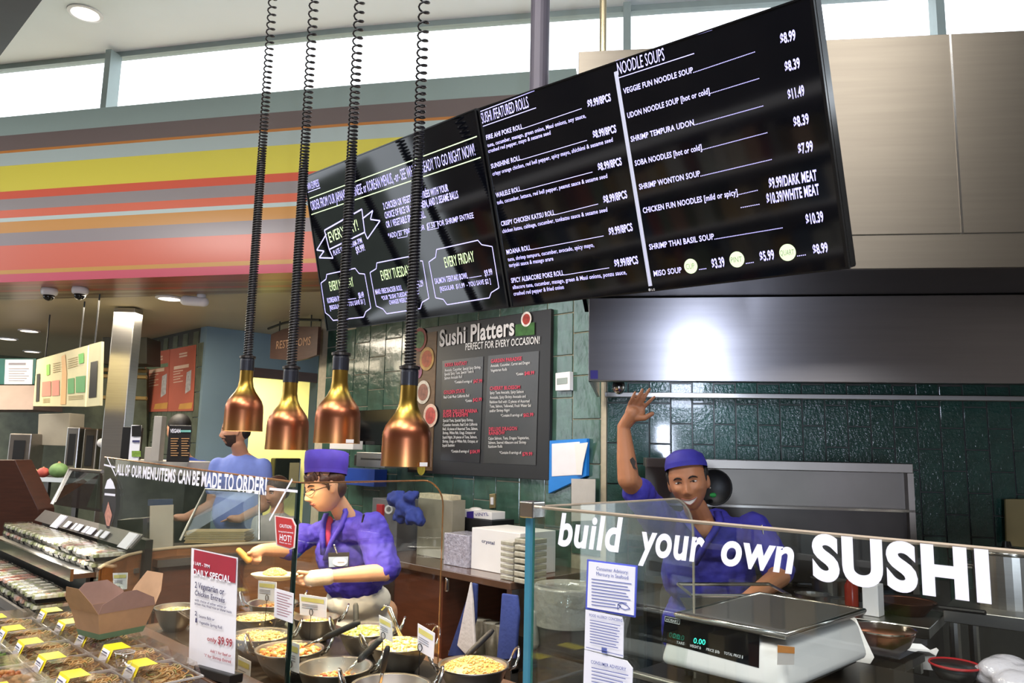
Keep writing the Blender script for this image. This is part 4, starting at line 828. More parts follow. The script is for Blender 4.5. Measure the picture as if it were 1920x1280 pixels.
# open takeout box standing on the clamshells
zq = .9655
bc = [onz(x, y, zq) for x, y in ((135, 1185), (212, 1198), (277, 1193))]
t = thing('takeout_box', (bc[1].x, bc[1].y, zq), 'open brown takeout box with green base on the clear containers', 'box')
ctr = onz(208, 1186, zq); ctr.z = zq; ax = V((.974, .225, 0)); ay = V((-.225, .974, 0))
w0, l0, w1, l1, hh = .062, .075, .082, .098, .085
bot = [ctr + ax * (sx * l0) + ay * (sy * w0) for sx, sy in ((-1, -1), (1, -1), (1, 1), (-1, 1))]
tp = [ctr + ax * (sx * l1) + ay * (sy * w1) + up * hh for sx, sy in ((-1, -1), (1, -1), (1, 1), (-1, 1))]
mid = [a.lerp(b_, .22) for a, b_ in zip(bot, tp)]
B().add(bot + mid, [(3, 2, 1, 0)] + [(i, (i + 1) % 4, 4 + (i + 1) % 4, 4 + i) for i in range(4)]).go('green_base', 'kraft_green', t)
B().add(mid + tp, [(i, (i + 1) % 4, 4 + (i + 1) % 4, 4 + i) for i in range(4)]).go('walls', 'kraft', t)
B().add([p.lerp(ctr + up * .05, .02) for p in mid + tp], [(4 + i, 4 + (i + 1) % 4, (i + 1) % 4, i) for i in range(4)]).go('inside', 'kraft_in', t)
for i, (tall, out, inset, mm) in enumerate(((.06, .004, .38, 'kraft_in'), (.095, .045, .22, 'kraft'), (.07, .03, .3, 'kraft_in'), (.08, .045, .28, 'kraft'))):
    a, b_ = tp[i], tp[(i + 1) % 4]; o_ = ((a + b_) / 2 - ctr); o_.z = 0; o_.normalize()
    B().slab([a, b_, b_.lerp(a, .04) + up * tall * .45 + o_ * out * .5, b_.lerp(a, inset) + up * tall + o_ * out, a.lerp(b_, inset) + up * tall + o_ * out, a.lerp(b_, .04) + up * tall * .45 + o_ * out * .5], o_ * .0012).go('flap', mm, t)
# cup by the box
cq = onz(232, 1250, .9655); t = thing('portion_cup', cq, 'small clear plastic portion cup among the containers', 'cup')
B().lathe([(.019, 0), (.026, .04)], cq, 20).go('wall', clear, t, smooth=True); B().lathe([(.026, .04), (.0275, .041), (.026, .042)], cq, 20, cap=False).go('lip', 'rim_clear', t)
# ================================================================== scale and sushi side
t = thing('weighing_scale', (2.0, 1.0, 1.035), 'white weighing scale with steel platter and dark display panel', 'scale')
mat('scale_white', '#d8d4d2', .4, 0, .03, 8); zs0, zs1 = 1.055, 1.158
b = B()
lo = [(1.755, .845), (2.245, .835), (2.245, 1.195), (1.755, 1.195)]; hi = [(1.785, .87), (2.235, .86), (2.235, 1.175), (1.785, 1.175)]
b.add([(x, y, zs0) for x, y in lo] + [(x, y, zs1) for x, y in hi], [(3, 2, 1, 0), (4, 5, 6, 7)] + [(i, (i + 1) % 4, 4 + (i + 1) % 4, 4 + i) for i in range(4)]).go('body', 'scale_white', t, bevel=.022, seg=4, smooth=True)
B().box((1.79, .86, 1.045), (2.21, 1.17, 1.06)).go('base', 'steel_dark', t, bevel=.004)
for x in (1.82, 2.19):
    for y in (.9, 1.14): B().lathe([(.012, 0), (.012, .022)], (x, y, 1.027), 12).go('foot', 'black_rubber', t)
PLc = [(1.775, .85), (2.24, .84), (2.24, 1.155), (1.775, 1.155)]
B().slab([V((x, y, 1.172)) for x, y in PLc], (0, 0, .012)).go('platter', 'steel', t, bevel=.005, seg=3)
B().slab([V((x + (2.0 - x) * .1, y + (1.0 - y) * .1, 1.1845)) for x, y in PLc], (0, 0, .0015)).go('platter_surface', mat('platter_grey', '#77726c', .35, .8), t)
B().tube([(x + (2.0 - x) * .02, y + (1.0 - y) * .02, 1.182) for x, y in PLc], .006, 8, closed=True).go('platter_rim', 'steel_shiny', t, smooth=True)
# display panel on the sloped front
e0, e1, e2 = V((1.755, .845, zs0)), V((1.755, 1.195, zs0)), V((1.785, 1.175, zs1)); fp = Pl(e0, (e1 - e0).cross(e2 - e0)); fp = fp if fp.n.x < 0 else Pl(e0, -fp.n)
f1 = fp.off(.001)
Txt().poly(f1, [(1247, 1153), (1424, 1190), (1423, 1252), (1241, 1203)]).go('display_panel', 'black_gloss', t)
f2 = fp.off(.0025)
Txt().put(f2, '0.00', (1300, 1205), (1322, 1209), 10, .0).go('digits', mat('digit', '#35e0b8', .5, 0, 0, emit=1.6), t)
tx = Txt(); tx.put(f2, 'HOBART', (1249, 1163), (1272, 1168), 5, .01).path(f2, [(1247, 1155), (1275, 1161), (1274, 1170), (1247, 1164)], 1, True)
for s, a, b_ in (('TARE', (1268, 1206), (1283, 1209)), ('WEIGHT lb', (1293, 1212), (1314, 1217)), ('PRICE $/lb', (1324, 1219), (1349, 1225)), ('TOTAL PRICE $', (1357, 1226), (1393, 1234))): tx.put(f2, s, a, b_, 5, .01)
tx.each('panel_print', mat('panel_ink', '#c9c9c9', .6), t)
sp_ = Pl((0, .842, 0), (0, -1, 0)).off(.004)
Txt().poly(sp_, [(1458, 1208), (1490, 1212), (1489, 1246), (1457, 1246)]).go('sticker', mat('stk_white', '#ddd2cc', .5), t); Txt().poly(sp_.off(.001), [(1458, 1209), (1490, 1213), (1490, 1225), (1458, 1223)]).go('sticker_orange', mat('stk_orange', '#d98a3c', .5), t)
shf = thing('scale_shelf', (2.0, 1.0, .94), 'raised steel shelf under the weighing scale', 'shelf')
box('shelf_plate', (1.745, .55, 1.005), (2.3, 1.26, 1.026), 'steel_dark', shf, bevel=.003); B().tube([(1.742, .55, 1.018), (1.742, 1.26, 1.018)], .009, 8).go('front_lip', 'steel', shf, smooth=True)
for x in (1.78, 2.26):
    for y in (.6, 1.22): B().lathe([(.012, 0), (.012, .064)], (x, y, .9415), 10).go('leg', 'steel', shf)
sb2 = tag(box('side_counter', (1.74, 1.03, 0), (2.55, 1.43, .94), 'steel_dark', bevel=.004), 'steel sided counter block under the shelf of the scale', 'counter')
# placing helpers: front face given by two photo corners on plane X, pushed back by depth
def pbox(name, tl, br, X, dep, m, label=None, cat=None, parent=None, bevel=.003, z0=None, group=None):
    pl = PX(X); mx = ((tl[0] + br[0]) / 2, (tl[1] + br[1]) / 2)
    y1 = pl.hit(tl[0], mx[1]).y; y0 = pl.hit(br[0], mx[1]).y; za = pl.hit(mx[0], tl[1]).z; zb = pl.hit(mx[0], br[1]).z if z0 is None else z0
    o = box(name, (X, y0, zb), (X + dep, y1, za), m, parent, bevel=bevel)
    return tag(o, label, cat, group) if label else o
def pot(px, py, R, h, d, name, label, m='wok_steel', cat='pot', z=None, flare=1.0):
    c = at(px, py, d) if z is None else onz(px, py, z); c = V((c.x, c.y, c.z - h))
    t = thing(name, c, label, cat)
    B().lathe([(R * .9 / flare, 0), (R / flare, .01), (R, h), (R * 1.04, h + .003), (R * .97, h + .003), (R * .95 / flare, .015), (.001, .012)], c, 28).go('body', m, t, smooth=False)
    B().tube([c + V((math.cos(k / 20 * 6.283) * R * 1.02, math.sin(k / 20 * 6.283) * R * 1.02, h + .002)) for k in range(20)], .004, 6, closed=True).go('rim', 'chrome', t, smooth=True)
    return c
# range along the back wall
RP = Pl(CO + hn * .42, hn)
ra = RP.hit(1211, 858); rb = RP.hit(1712, 872); zt_ = ra.z; uL = (ra - RP.p).dot(HD); uR = (rb - RP.p).dot(HD); OR = CO + hn * .42
t = thing('cooking_range', (OR + HD * uL), 'stainless steel cooking range with high back shelf', 'range')
B().obox(OR + HD * uL + up * (zt_ - .05), HD * (uR - uL), -hn * .34, up * .05).go('back_shelf', mat('steel_shelf', '#8d8780', .36, 1, .06, 4, aniso=.5), t, bevel=.004)
zl_ = RP.hit(1500, 950).z
B().obox(OR + HD * uL - hn * .05 + up * zl_, HD * (uR - uL), -hn * .04, up * (zt_ - .05 - zl_)).go('back_panel', mat('steel_mid', '#6d6862', .4, 1, .08, 4, aniso=.5), t)
B().obox(OR + HD * uL - hn * .0 + up * (zl_ - .012), HD * (uR - uL), -hn * .06, up * .012).go('panel_trim', 'steel_shiny', t)
B().obox(OR + HD * uL - hn * .04 + up * .95, HD * (uR - uL), -hn * .04, up * (zl_ - .012 - .95)).go('lower_panel', 'steel_dark', t)
B().obox(OR + HD * (uR - .03) + up * .9, HD * .03, -hn * .3, up * (zt_ - .95)).go('end_post', 'steel_shelf', t)
B().obox(OR + HD * uL + hn * .02, HD * (uR - uL), -hn * .34, up * .92).go('oven_body', 'steel_dark', t)
for k in range(3):
    c = OR + HD * (uL + .4 + k * .45) - hn * .14 + up * .935
    B().tube([c + V((math.cos(a / 10 * 6.283) * .11, math.sin(a / 10 * 6.283) * .11, 0)) for a in range(10)], .012, 6, closed=True).go('burner_grate', 'black', t)
# hanging pan behind the waving man
pc_ = at(1338, 913, 3.75); t = thing('hanging_pan', pc_, 'black round pan standing behind the waving man', 'pan'); vd = -FW.copy(); vd.z = 0; vd.normalize()
B().lathe([(.001, 0), (.055, .0), (.086, .03), (.089, .035), (.083, .03), (.05, .008), (.001, .008)], pc_ - vd * .02, 28, axis=vd).go('bowl', 'black', t, smooth=True); B().ell(at(1337, 928, 3.70), (.025, .012, .012)).go('green_grip', 'green', t, smooth=True)
B().tube([pc_ - up * .1, at(1352, 1075, 3.9)], .01, 8).go('handle', 'black', t)
# steel work table with stock pots seen through the big lettering
tb = thing('work_table', at(1850, 1150, 2.9), 'steel work table carrying stock pots behind the lettered glass', 'table')
wa, wb_ = at(1768, 1140, 2.95), at(1966, 1152, 2.75); wd = (wb_ - wa); wd.z = 0; wd.normalize(); wn = V((wd.y, -wd.x, 0)); wn = wn if wn.dot(FW) > 0 else -wn
zt2 = wa.z
B().obox(V((wa.x, wa.y, zt2 - .05)), wd * 1.2, wn * .6, up * .05).go('table_top', 'steel', tb, bevel=.003)
for u in (.03, .42, 1.1):
    for v in (.04, .55): q = V((wa.x, wa.y, 0)) + wd * u + wn * v; B().lathe([(.02, 0), (.02, zt2 - .05)], q, 10).go('leg', 'steel', tb)
B().obox(V((wa.x, wa.y, .35)) + wd * .02 + wn * .02, wd * 1.1, wn * .55, up * .03).go('lower_shelf', 'steel_dark', tb)
for u, v, R, h, lb in ((.2, .25, .12, .2, 'tall steel stock pot behind the letter H'), (.52, .22, .14, .22, 'wide dark stock pot behind the letter I')):
    q = V((wa.x, wa.y, zt2)) + wd * u + wn * v; pot(0, 0, R, h, 0, 'stock_pot', lb, 'wok_steel') if False else None
    t = thing('stock_pot', q, lb, 'pot'); B().lathe([(R, 0), (R, h), (R * 1.03, h + .004), (R * .96, h + .004), (R * .95, .01), (.001, .01)], q, 28).go('body', 'steel', t)
    for s in (-1, 1): B().tube([q + wd * s * R + up * h * .7 - wn * .03, q + wd * s * (R + .03) + up * h * .7 - wn * .03, q + wd * s * (R + .03) + up * h * .7 + wn * .03, q + wd * s * R + up * h * .7 + wn * .03], .006, 6).go('side_handle', 'steel', t)
    B().lathe([(R * 1.03, h + .005), (R * .7, h + .02), (.02, h + .03), (.015, h + .05), (.001, h + .05)], q, 28).go('lid', 'steel_shiny', t, smooth=True)
tag(B().slab([(Pl(CO + hn * .05, hn)).hit(*p) for p in ((1882, 935), (1960, 935), (1960, 1030), (1884, 1022))], hn * .02).go('cutting_board', mat('board_tan', '#8a7a4c', .6), bevel=.004), 'tan cutting board leaning on the dark tiles', 'board')
# bowls, cartons and bag at the right end
def place(px, py, z): q = onz(px, py, z); return q
q = place(1655, 1178, 1.07); t = thing('steel_bowl', (q.x, q.y, q.z - .07), 'steel mixing bowl with copper coloured underside beside the scale', 'bowl')
B().lathe([(.05, -.07), (.075, -.045), (.092, -.01), (.095, 0)], q, 28).go('outside', mat('copper_dull', '#6e4433', .35, .8), t, smooth=True); B().lathe([(.097, .002), (.09, -.01), (.07, -.045), (.001, -.06)], q, 28, cap=False).go('inside', 'steel_shiny', t, smooth=True)
bst = thing('bowl_stand', (q.x, q.y, .94), 'low steel stand under the mixing bowl', 'stand'); B().box((q.x - .09, q.y - .09, .975), (q.x + .09, q.y + .09, .998)).go('plate', 'steel_dark', bst)
for sx in (-1, 1):
    for sy in (-1, 1): B().box((q.x + sx * .075 - .01, q.y + sy * .075 - .01, .9405), (q.x + sx * .075 + .01, q.y + sy * .075 + .01, .975)).go('leg', 'steel', bst)
q = place(1790, 1245, 1.0); t = thing('takeout_bowl', (q.x, q.y, q.z - .055), 'black takeout bowl with red rim by the plastic bag', 'bowl')
B().lathe([(.035, -.055), (.06, -.02), (.066, 0)], q, 28).go('bowl', 'black', t, smooth=True); B().lathe([(.066, -.004), (.07, 0), (.068, .004), (.06, -.006), (.04, -.045), (.001, -.05)], q, 28, cap=False).go('red_lining', mat('lacquer', '#a8282c', .3, 0, .05), t, smooth=True)
q = place(1892, 1262, 1.0); b = B(); rr = random.Random(5)
for k in range(5): b.ell(q + V((rr.uniform(-.04, .04), rr.uniform(-.05, .04), -.02 + rr.uniform(0, .03))), (.07, .06, .035), M.Rotation(rr.random() * 3, 3, 'Z'), 18, 10)
o = b.go('plastic_bag', mat('bag', '#c9c4cc', .15, 0, .06, 14, bump=.8, bscale=30, coat=.6), smooth=True); md = o.modifiers.new('r', 'REMESH'); md.mode = 'VOXEL'; md.voxel_size = .006; md.use_smooth_shade = True; tag(o, 'crumpled translucent plastic bag by the red rimmed bowl', 'bag')
def carton(px, py, z, s, h, label, m='white_plastic', rz=.5):
    q = place(px, py, z + h); q.z = z; t = thing('carton', q, label, 'box'); Rm = M.Rotation(rz, 3, 'Z'); k = lambda x, y, zz: q + Rm @ V((x * s, y * s, zz))
    B().add([k(x * .42, y * .42, 0) for x, y in ((-1, -1), (1, -1), (1, 1), (-1, 1))] + [k(x * .5, y * .5, h) for x, y in ((-1, -1), (1, -1), (1, 1), (-1, 1))], [(3, 2, 1, 0)] + [(i, (i + 1) % 4, 4 + (i + 1) % 4, 4 + i) for i in range(4)]).go('walls', m, t)
    for i, (x, y) in enumerate(((0, -1), (1, 0), (0, 1), (-1, 0))):
        a, b_ = k(x * .5 - y * .5, y * .5 + x * .5, h), k(x * .5 + y * .5, y * .5 - x * .5, h); B().slab([a, b_, b_.lerp(a, .3) + up * h * .3 + (Rm @ V((x, y, 0))) * h * .3, a.lerp(b_, .3) + up * h * .3 + (Rm @ V((x, y, 0))) * h * .3], (0, 0, .001)).go('flap', m, t)
carton(1668, 1272, .9405, .06, .05, 'small white folded carton below the mixing bowl')
carton(1725, 1222, .9405, .075, .045, 'open white carton tray behind the red rimmed bowl')
tag(B().slab([at(1605, 1158, 2.3), at(1640, 1232, 2.22), at(1632, 1245, 2.22), at(1600, 1240, 2.25)], V((.05, .05, .0))).go('label_roll_box', 'scale_white', bevel=.002), 'white box with dark band standing behind the scale', 'box')
# things behind the scale
t = thing('steel_pan', at(1372, 1110, 2.6), 'rectangular steel pan behind the scale in front of the man', 'pan')
q = at(1372, 1105, 2.5); B().add([q + CR * sx * a + V((.5, .5, 0)) * sy * .14 + up * z for z, a in ((-.07, .11), (0, .15)) for sx, sy in ((-1, -1), (1, -1), (1, 1), (-1, 1))], [(3, 2, 1, 0)] + [(i, (i + 1) % 4, 4 + (i + 1) % 4, 4 + i) for i in range(4)]).go('walls', 'steel', t); t.location.z = q.z - .07
B().tube([q + CR * sx * .155 + V((.5, .5, 0)) * sy * .145 for sx, sy in ((-1, -1), (1, -1), (1, 1), (-1, 1))], .006, 6, closed=True).go('rim', 'steel_shiny', t)
mc = thing('prep_counter', at(1550, 1180, 3.0) * 1, 'low steel prep counter behind the scale holding pans and bottles', 'counter'); g = at(1550, 1150, 3.0); zt3 = g.z; mc.location = (g.x, g.y, 0)
B().obox(V((g.x, g.y, zt3 - .04)) - wd * .16, wd * .52, wn * .36, up * .04).go('counter_top', 'steel', mc, bevel=.003); B().obox(V((g.x, g.y, 0)) - wd * .15, wd * .5, wn * .34, up * (zt3 - .04)).go('cabinet', 'steel_dark', mc)
def sit(u, v): return V((g.x, g.y, zt3 + .001)) + wd * u + wn * v
for u, v, R, h, lb in ((-.08, .1, .07, .05, 'shallow steel pan on the prep counter near the elbow'), (-.06, .28, .075, .09, 'steel saucepan on the prep counter behind the shallow pan')):
    q = sit(u, v); t = thing('saucepan', q, lb, 'pan'); B().lathe([(R * .9, 0), (R, h), (R * 1.05, h + .004), (R * .95, h), (R * .85, .006), (.001, .006)], q, 24).go('bowl', 'steel', t); B().tube([q + up * h * .9 + wd * R, q + up * h + wd * (R + .1)], .007, 6).go('handle', 'black', t)
q = sit(.07, .1); t = thing('sauce_bottle', q, 'red sauce bottle on the prep counter beside the white carton', 'bottle'); B().lathe([(.024, 0), (.026, .01), (.026, .1), (.012, .13), (.01, .15)], q, 16).go('bottle', mat('sauce_red', '#7e2418', .25), t, smooth=True); B().lathe([(.013, .15), (.012, .165), (.004, .19)], q, 12).go('cap', 'red', t)
q = sit(.15, .1); tag(B().box(q + V((-.03, -.03, 0)), q + V((.03, .03, .12))).go('tall_carton', 'white_plastic', bevel=.002), 'tall plain white carton beside the red sauce bottle', 'carton')
q = sit(.24, .22); t = thing('wok_with_lid', q, 'copper toned pan behind the letter S of the glass', 'pan'); B().lathe([(.07, 0), (.11, .05), (.115, .052), (.1, .045), (.001, .01)], q, 24).go('bowl', 'copper_dull', t, smooth=True); B().tube([q + up * .04 + wd * .1, q + up * .0 + wd * .28 - wn * .05 + up * .05], .009, 8).go('handle', 'black', t)
# ================================================================== back counter below the platter board
cz = PX(3.0).hit(965, 1092).z
bc_ = thing('back_counter', (3.3, 3.9, 0), 'brown back counter with dark worktop below the tiled wall', 'counter')
box('worktop', (2.98, 2.95, cz - .04), (3.65, 5.6, cz), 'counter_top', bc_, bevel=.004); box('cabinet', (3.02, 3.55, .1), (3.64, 5.55, cz - .04), 'wood_red', bc_); box('plinth', (3.06, 3.6, 0), (3.6, 5.5, .1), 'black', bc_)
box('end_leg', (3.02, 2.98, 0), (3.08, 3.02, cz - .04), 'steel', bc_); box('under_shelf', (3.03, 2.98, .42), (3.6, 3.5, .44), 'steel', bc_); box('steel_door', (3.012, 4.02, .12), (3.02, 4.5, cz - .06), 'steel', bc_)
p = onX(838, 1095, 3.0); B().cap(p - up * .03, .014, p + up * .03, .012).go('door_handle', 'chrome', bc_, smooth=True)
def cl(n, a, b_, X, d, m, l, c, **k): return pbox(n, a, b_, X, d, m, l, c, z0=k.pop('z0', cz + .001), **k)
t = cl('film_pack', (832, 1001), (877, 1047), 3.12, .18, mat('film', '#b9b7c4', .18, .3, .25, 60, bump=.6, bscale=50), 'shiny plastic wrapped pack of lids on the back counter', 'pack')
xb = thing('cardboard_box', onX(915, 1040, 3.14), 'white cardboard box marked crystal on the back counter', 'box'); pbox('carton', (884, 994), (975, 1047), 3.14, .3, 'white', parent=xb, z0=cz + .001); Txt().put(PX(3.138), 'crystal', (903, 1016), (927, 1021), 6, .01).go('lettering', 'ink_navy', xb)
for i, (a, b_, X, lb) in enumerate((((938, 1010), (962, 1080), 3.02, 'stack of clear lids at the edge of the back counter'), ((964, 1005), (992, 1088), 3.0, 'taller stack of clear lids beside the glass corner'))):
    t = thing('lid_stack', onX(b_[0], b_[1], X), lb, 'lids'); zz = cz + .001; n_ = 7
    top_ = PX(X).hit(a[0], a[1]).z; y1, y0 = PX(X).hit(a[0], 1050).y, PX(X).hit(b_[0], 1050).y; st = max(.02, (top_ - zz) / n_)
    for k in range(n_): B().box((X, y0, zz + k * st), (X + .14, y1, zz + k * st + st * .75)).go('lid', mat('lid_clear', '#a9a593', .12, 0, .15, 40, coat=.8), t, bevel=.004)
org = cl('condiment_rack', (848, 972), (922, 1004), 3.38, .2, 'black', 'black rack at the back of the counter under the glove box', 'rack')
gb = thing('glove_box', onX(888, 975, 3.4), 'white box of vinyl gloves with purple square on the black rack', 'box'); gz = PX(3.38).hit(885, 972).z + .002
pbox('carton', (866, 957), (922, 977), 3.4, .12, 'white', parent=gb, z0=gz); Txt().poly(PX(3.398), [(875, 959), (888, 958), (888, 973), (875, 974)]).go('purple_square', mat('vinyl_purple', '#3c2d86', .5), gb); Txt().put(PX(3.397), 'VINYL', (890, 968), (916, 966), 6, .0).go('lettering', 'vinyl_purple', gb)
B().ell(onX(892, 955, 3.45), (.04, .05, .015)).go('glove_tip', 'white', gb, smooth=True)
q = onX(838, 985, 3.48); t = tag(B().lathe([(.001, 0), (.045, .0), (.06, .12), (.05, .22), (.02, .29), (.001, .3)], (q.x, q.y, cz + .001), 14).go('paper_bag', 'white'), 'crumpled white paper bag beside the black rack', 'bag')
t = thing('plastic_bin', onX(815, 995, 3.25), 'grey plastic bin heaped with pale packets on the back counter', 'bin'); pbox('bin', (783, 935), (848, 1005), 3.25, .11, mat('bin_grey', '#8f8a78', .3, 0, .1, 10), parent=t, z0=cz + .001); pbox('packets', (786, 926), (845, 936), 3.26, .09, mat('packet', '#c9bfa0', .6, 0, .2, 50), parent=t)
q = onX(742, 1000, 3.2); t = thing('supply_caddy', (q.x, q.y, cz), 'caddy with bottles and roll of labels on the counter behind the server', 'caddy'); pbox('caddy', (697, 935), (745, 1005), 3.22, .2, mat('caddy', '#6f6d70', .4), parent=t, z0=cz + .001); pbox('red_packet', (705, 945), (716, 985), 3.2, .05, 'red', parent=t); B().lathe([(.03, 0), (.03, .06), (.018, .06), (.018, 0)], onX(735, 955, 3.2), 18, axis=(-1, -.6, .1), cap=False).go('label_roll', 'white', t)
def cloth(name, pts, r, m, label, vox=.012, cat='cloth', disp=.012):
    b = B()
    for p_, rr in zip(pts, r): b.ell(p_, rr)
    o = b.go(name, m, smooth=True); md = o.modifiers.new('r', 'REMESH'); md.mode = 'VOXEL'; md.voxel_size = vox; md.use_smooth_shade = True
    tx = bpy.data.textures.new(name, 'CLOUDS'); tx.noise_scale = .06; d = o.modifiers.new('d', 'DISPLACE'); d.texture = tx; d.strength = disp * 2; d.mid_level = .5
    return tag(o, label, cat)
cloth('blue_cloth', [onX(x, y, 3.12) for x, y in ((745, 935), (760, 950), (775, 965), (770, 930), (750, 965), (785, 975))], [(.05, .09, .06), (.05, .09, .07), (.05, .07, .06), (.05, .07, .04), (.04, .06, .06), (.04, .05, .04)], mat('cloth_blue', '#2c3d92', .8, 0, .15, 20, bump=.4, bscale=30), 'bunched royal blue cloth hanging over the caddy', disp=.03)
# wall monitor, printer, blue tray
t = thing('order_monitor', onX(705, 840, 3.4), 'black order monitor on the tiled wall behind the lamps', 'monitor'); pbox('screen', (672, 768), (742, 834), 3.45, .04, 'black_gloss', parent=t); pbox('housing', (674, 770), (740, 832), 3.49, .05, 'black', parent=t); pbox('wall_arm', (700, 800), (712, 812), 3.54, .12, 'black', parent=t)
t = thing('receipt_printer', onX(690, 880, 3.3), 'grey receipt printer under the wall monitor', 'printer'); pbox('body', (668, 848), (722, 876), 3.3, .2, 'steel', parent=t); pbox('slot', (676, 858), (716, 862), 3.297, .004, 'black', parent=t); pbox('bracket', (664, 852), (668, 872), 3.31, .34, 'steel_dark', parent=t)
pbox('blue_tray', (640, 878), (702, 910), 3.52, .12, mat('tray_blue', '#20459f', .4), 'deep blue plastic tray fixed to the tiled wall', 'tray')
pbox('white_carton', (618, 826), (662, 842), 3.35, .09, 'white', 'flat white carton on the wall shelf behind the hat', 'carton')
# hanging towels and under-counter things
def towel(name, pts, X, m, label, th=.02):
    pl = PX(X); q = [pl.hit(*p) for p in pts]; o = B().slab(q, (th, 0, 0)).go(name, m, bevel=th * .35, seg=3, smooth=True); return tag(o, label, 'towel')
towel('white_towel', ((881, 1090), (885, 1130), (889, 1205), (889, 1225), (873, 1228), (856, 1210), (868, 1150)), 2.932, mat('towel_white', '#d5d0cf', .9, 0, .06, 30, bump=.3), 'white towel hanging from the back counter edge')
towel('navy_towel', ((884, 1092), (893, 1095), (891, 1160), (872, 1232), (838, 1230), (860, 1165)), 2.957, mat('towel_navy', '#2b3a72', .9, 0, .1, 30, bump=.3), 'navy towel hanging behind the white towel')
towel('blue_towel', ((940, 1112), (968, 1116), (972, 1150), (965, 1235), (930, 1238), (936, 1170)), 2.957, mat('towel_blue', '#3a4a8c', .9, 0, .1, 30, bump=.3), 'blue striped towel hanging beside the glass corner')
t = thing('cup_stack', onX(920, 1170, 3.15), 'pile of clear cups on the shelf under the back counter', 'cups'); zz = .441
for k in range(3):
    q = onX(903 + k * 22, 1150, 3.15); B().lathe([(.04, 0), (.055, .18), (.057, .185)], (q.x, q.y, .4405), 18).go('cup', 'lid_clear', t, smooth=True)
# waste bin with liner
q = at(1062, 1100, 3.72); t = thing('waste_bin', (q.x, q.y, 0), 'tall dark waste bin with clear liner knotted at the side', 'waste bin'); R = .155; zt4 = q.z
B().lathe([(R * .75, 0), (R * .95, zt4 - .05), (R, zt4 - .02), (R, zt4)], (q.x, q.y, 0), 30, cap=False).go('bin', mat('bin_dark', '#3a3330', .6, 0, .1), t, smooth=True)
mat('liner', '#8e8c86', .12, 0, .1, 20, bump=.7, bscale=25, coat=.5)
B().lathe([(R * 1.03, -.17), (R * 1.05, -.1), (R * 1.04, .0), (R * 1.0, .012), (R * .93, -.02), (R * .9, -.2)], (q.x, q.y, zt4), 30, cap=False).go('liner', 'liner', t, smooth=True)
e = q - CR * R * 1.05 - FW * .05; B().cap(V((e.x, e.y, zt4 - .12)), .018, V((e.x, e.y, zt4 - .25)), .035).go('liner_knot', 'liner', t, smooth=True)
# ================================================================== wooden counter end, cooler and far kitchen
pts = [onz(x, y, 1.0) for x, y in ((186, 1066), (196, 1060), (239, 1042), (279, 1033), (332, 1027), (400, 1023), (477, 1019), (560, 1016), (640, 1014))]
wc = thing('curved_counter', (pts[3].x, pts[3].y, 0), 'curved wooden counter end with pale edge behind the hot bar', 'counter')
n = len(pts); vs = [V((p.x, p.y, z)) for z in (.02, 1.0) for p in pts] + [V((p.x + .02, p.y + .03, z)) for z in (.02, 1.0) for p in pts]
B().add(vs, [(i, i + 1, n + i + 1, n + i) for i in range(n - 1)] + [(2 * n + i, 2 * n + i + 1, 3 * n + i + 1, 3 * n + i) for i in range(n - 1)] + [(n + i, n + i + 1, 3 * n + i + 1, 3 * n + i) for i in range(n - 1)]).go('wood_panel', 'wood_counter', wc)
B().tube([p + up * .004 for p in pts], .009, 6).go('edge_rail', mat('pale_edge', '#cdb99a', .3), wc, smooth=True)
# refrigerated case with rows of packed rolls
ck = thing('display_cooler', (1.4, 5.1, 0), 'open refrigerated case with two lit rows of packed rolls', 'cooler')
box('base', (1.03, 4.4, 0), (1.67, 6.4, .72), 'black', ck); box('lower_shelf', (1.09, 4.4, .722), (1.32, 6.4, .745), 'steel', ck); box('upper_shelf', (1.28, 4.4, .90), (1.60, 6.4, .925), 'steel', ck); box('back_panel', (1.62, 4.4, .72), (1.66, 6.4, 1.07), 'steel_dark', ck)
box('shelf_lip', (1.265, 4.4, .89), (1.28, 6.4, .95), 'steel_shiny', ck); box('price_rail', (1.075, 4.4, .72), (1.09, 6.4, .765), mat('rail_grey', '#6b6661', .4), ck)
box('riser', (1.34, 4.4, .745), (1.36, 6.4, .9), 'black', ck); rail = B().obox((1.55, 4.42, 1.03), (0, 1.9, 0), (.06, 0, .07), (.01, 0, -.004)).go('lettered_rail', mat('rail_dark', '#4d4744', .4), ck)
for y in (4.45, 5.75): B().obox((1.535, y, 1.025), (0, .13, 0), (.06, 0, .075), (.01, 0, -.004)).go('price_ticket', 'paper', ck)
for k, w in enumerate((.07, .03, .08, .05, .09, .04, .07)): B().obox((1.542, 5.55 - k * .12, 1.045), (0, w, 0), (.03, 0, .035), (.006, 0, -.002)).go('rail_lettering', 'letter_white', ck)
for nm, poly_, d in (('sloped_glass', ((97, 945), (131, 879), (192, 884), (192, 960)), 4.7),):
    B().slab([at(x, y, dd) for (x, y), dd in zip(poly_, (5.6, 5.75, 4.75, 4.6))], FW * .008).go(nm, glassmat('dark_glass', (.55, .58, .55), .12, .02), ck); B().tube([at(97, 945, 5.6), at(131, 879, 5.75), at(192, 884, 4.75)], .012, 6).go('glass_frame', 'steel', ck)
light('cooler_strip_light', 'AREA', (1.36, 5.2, 1.06), 9, (1, .97, .9), .08, (1.28, 5.2, .8), size_y=None)
light('cooler_strip_light', 'AREA', (1.36, 4.6, 1.06), 7, (1, .97, .9), .08, (1.28, 4.6, .8))
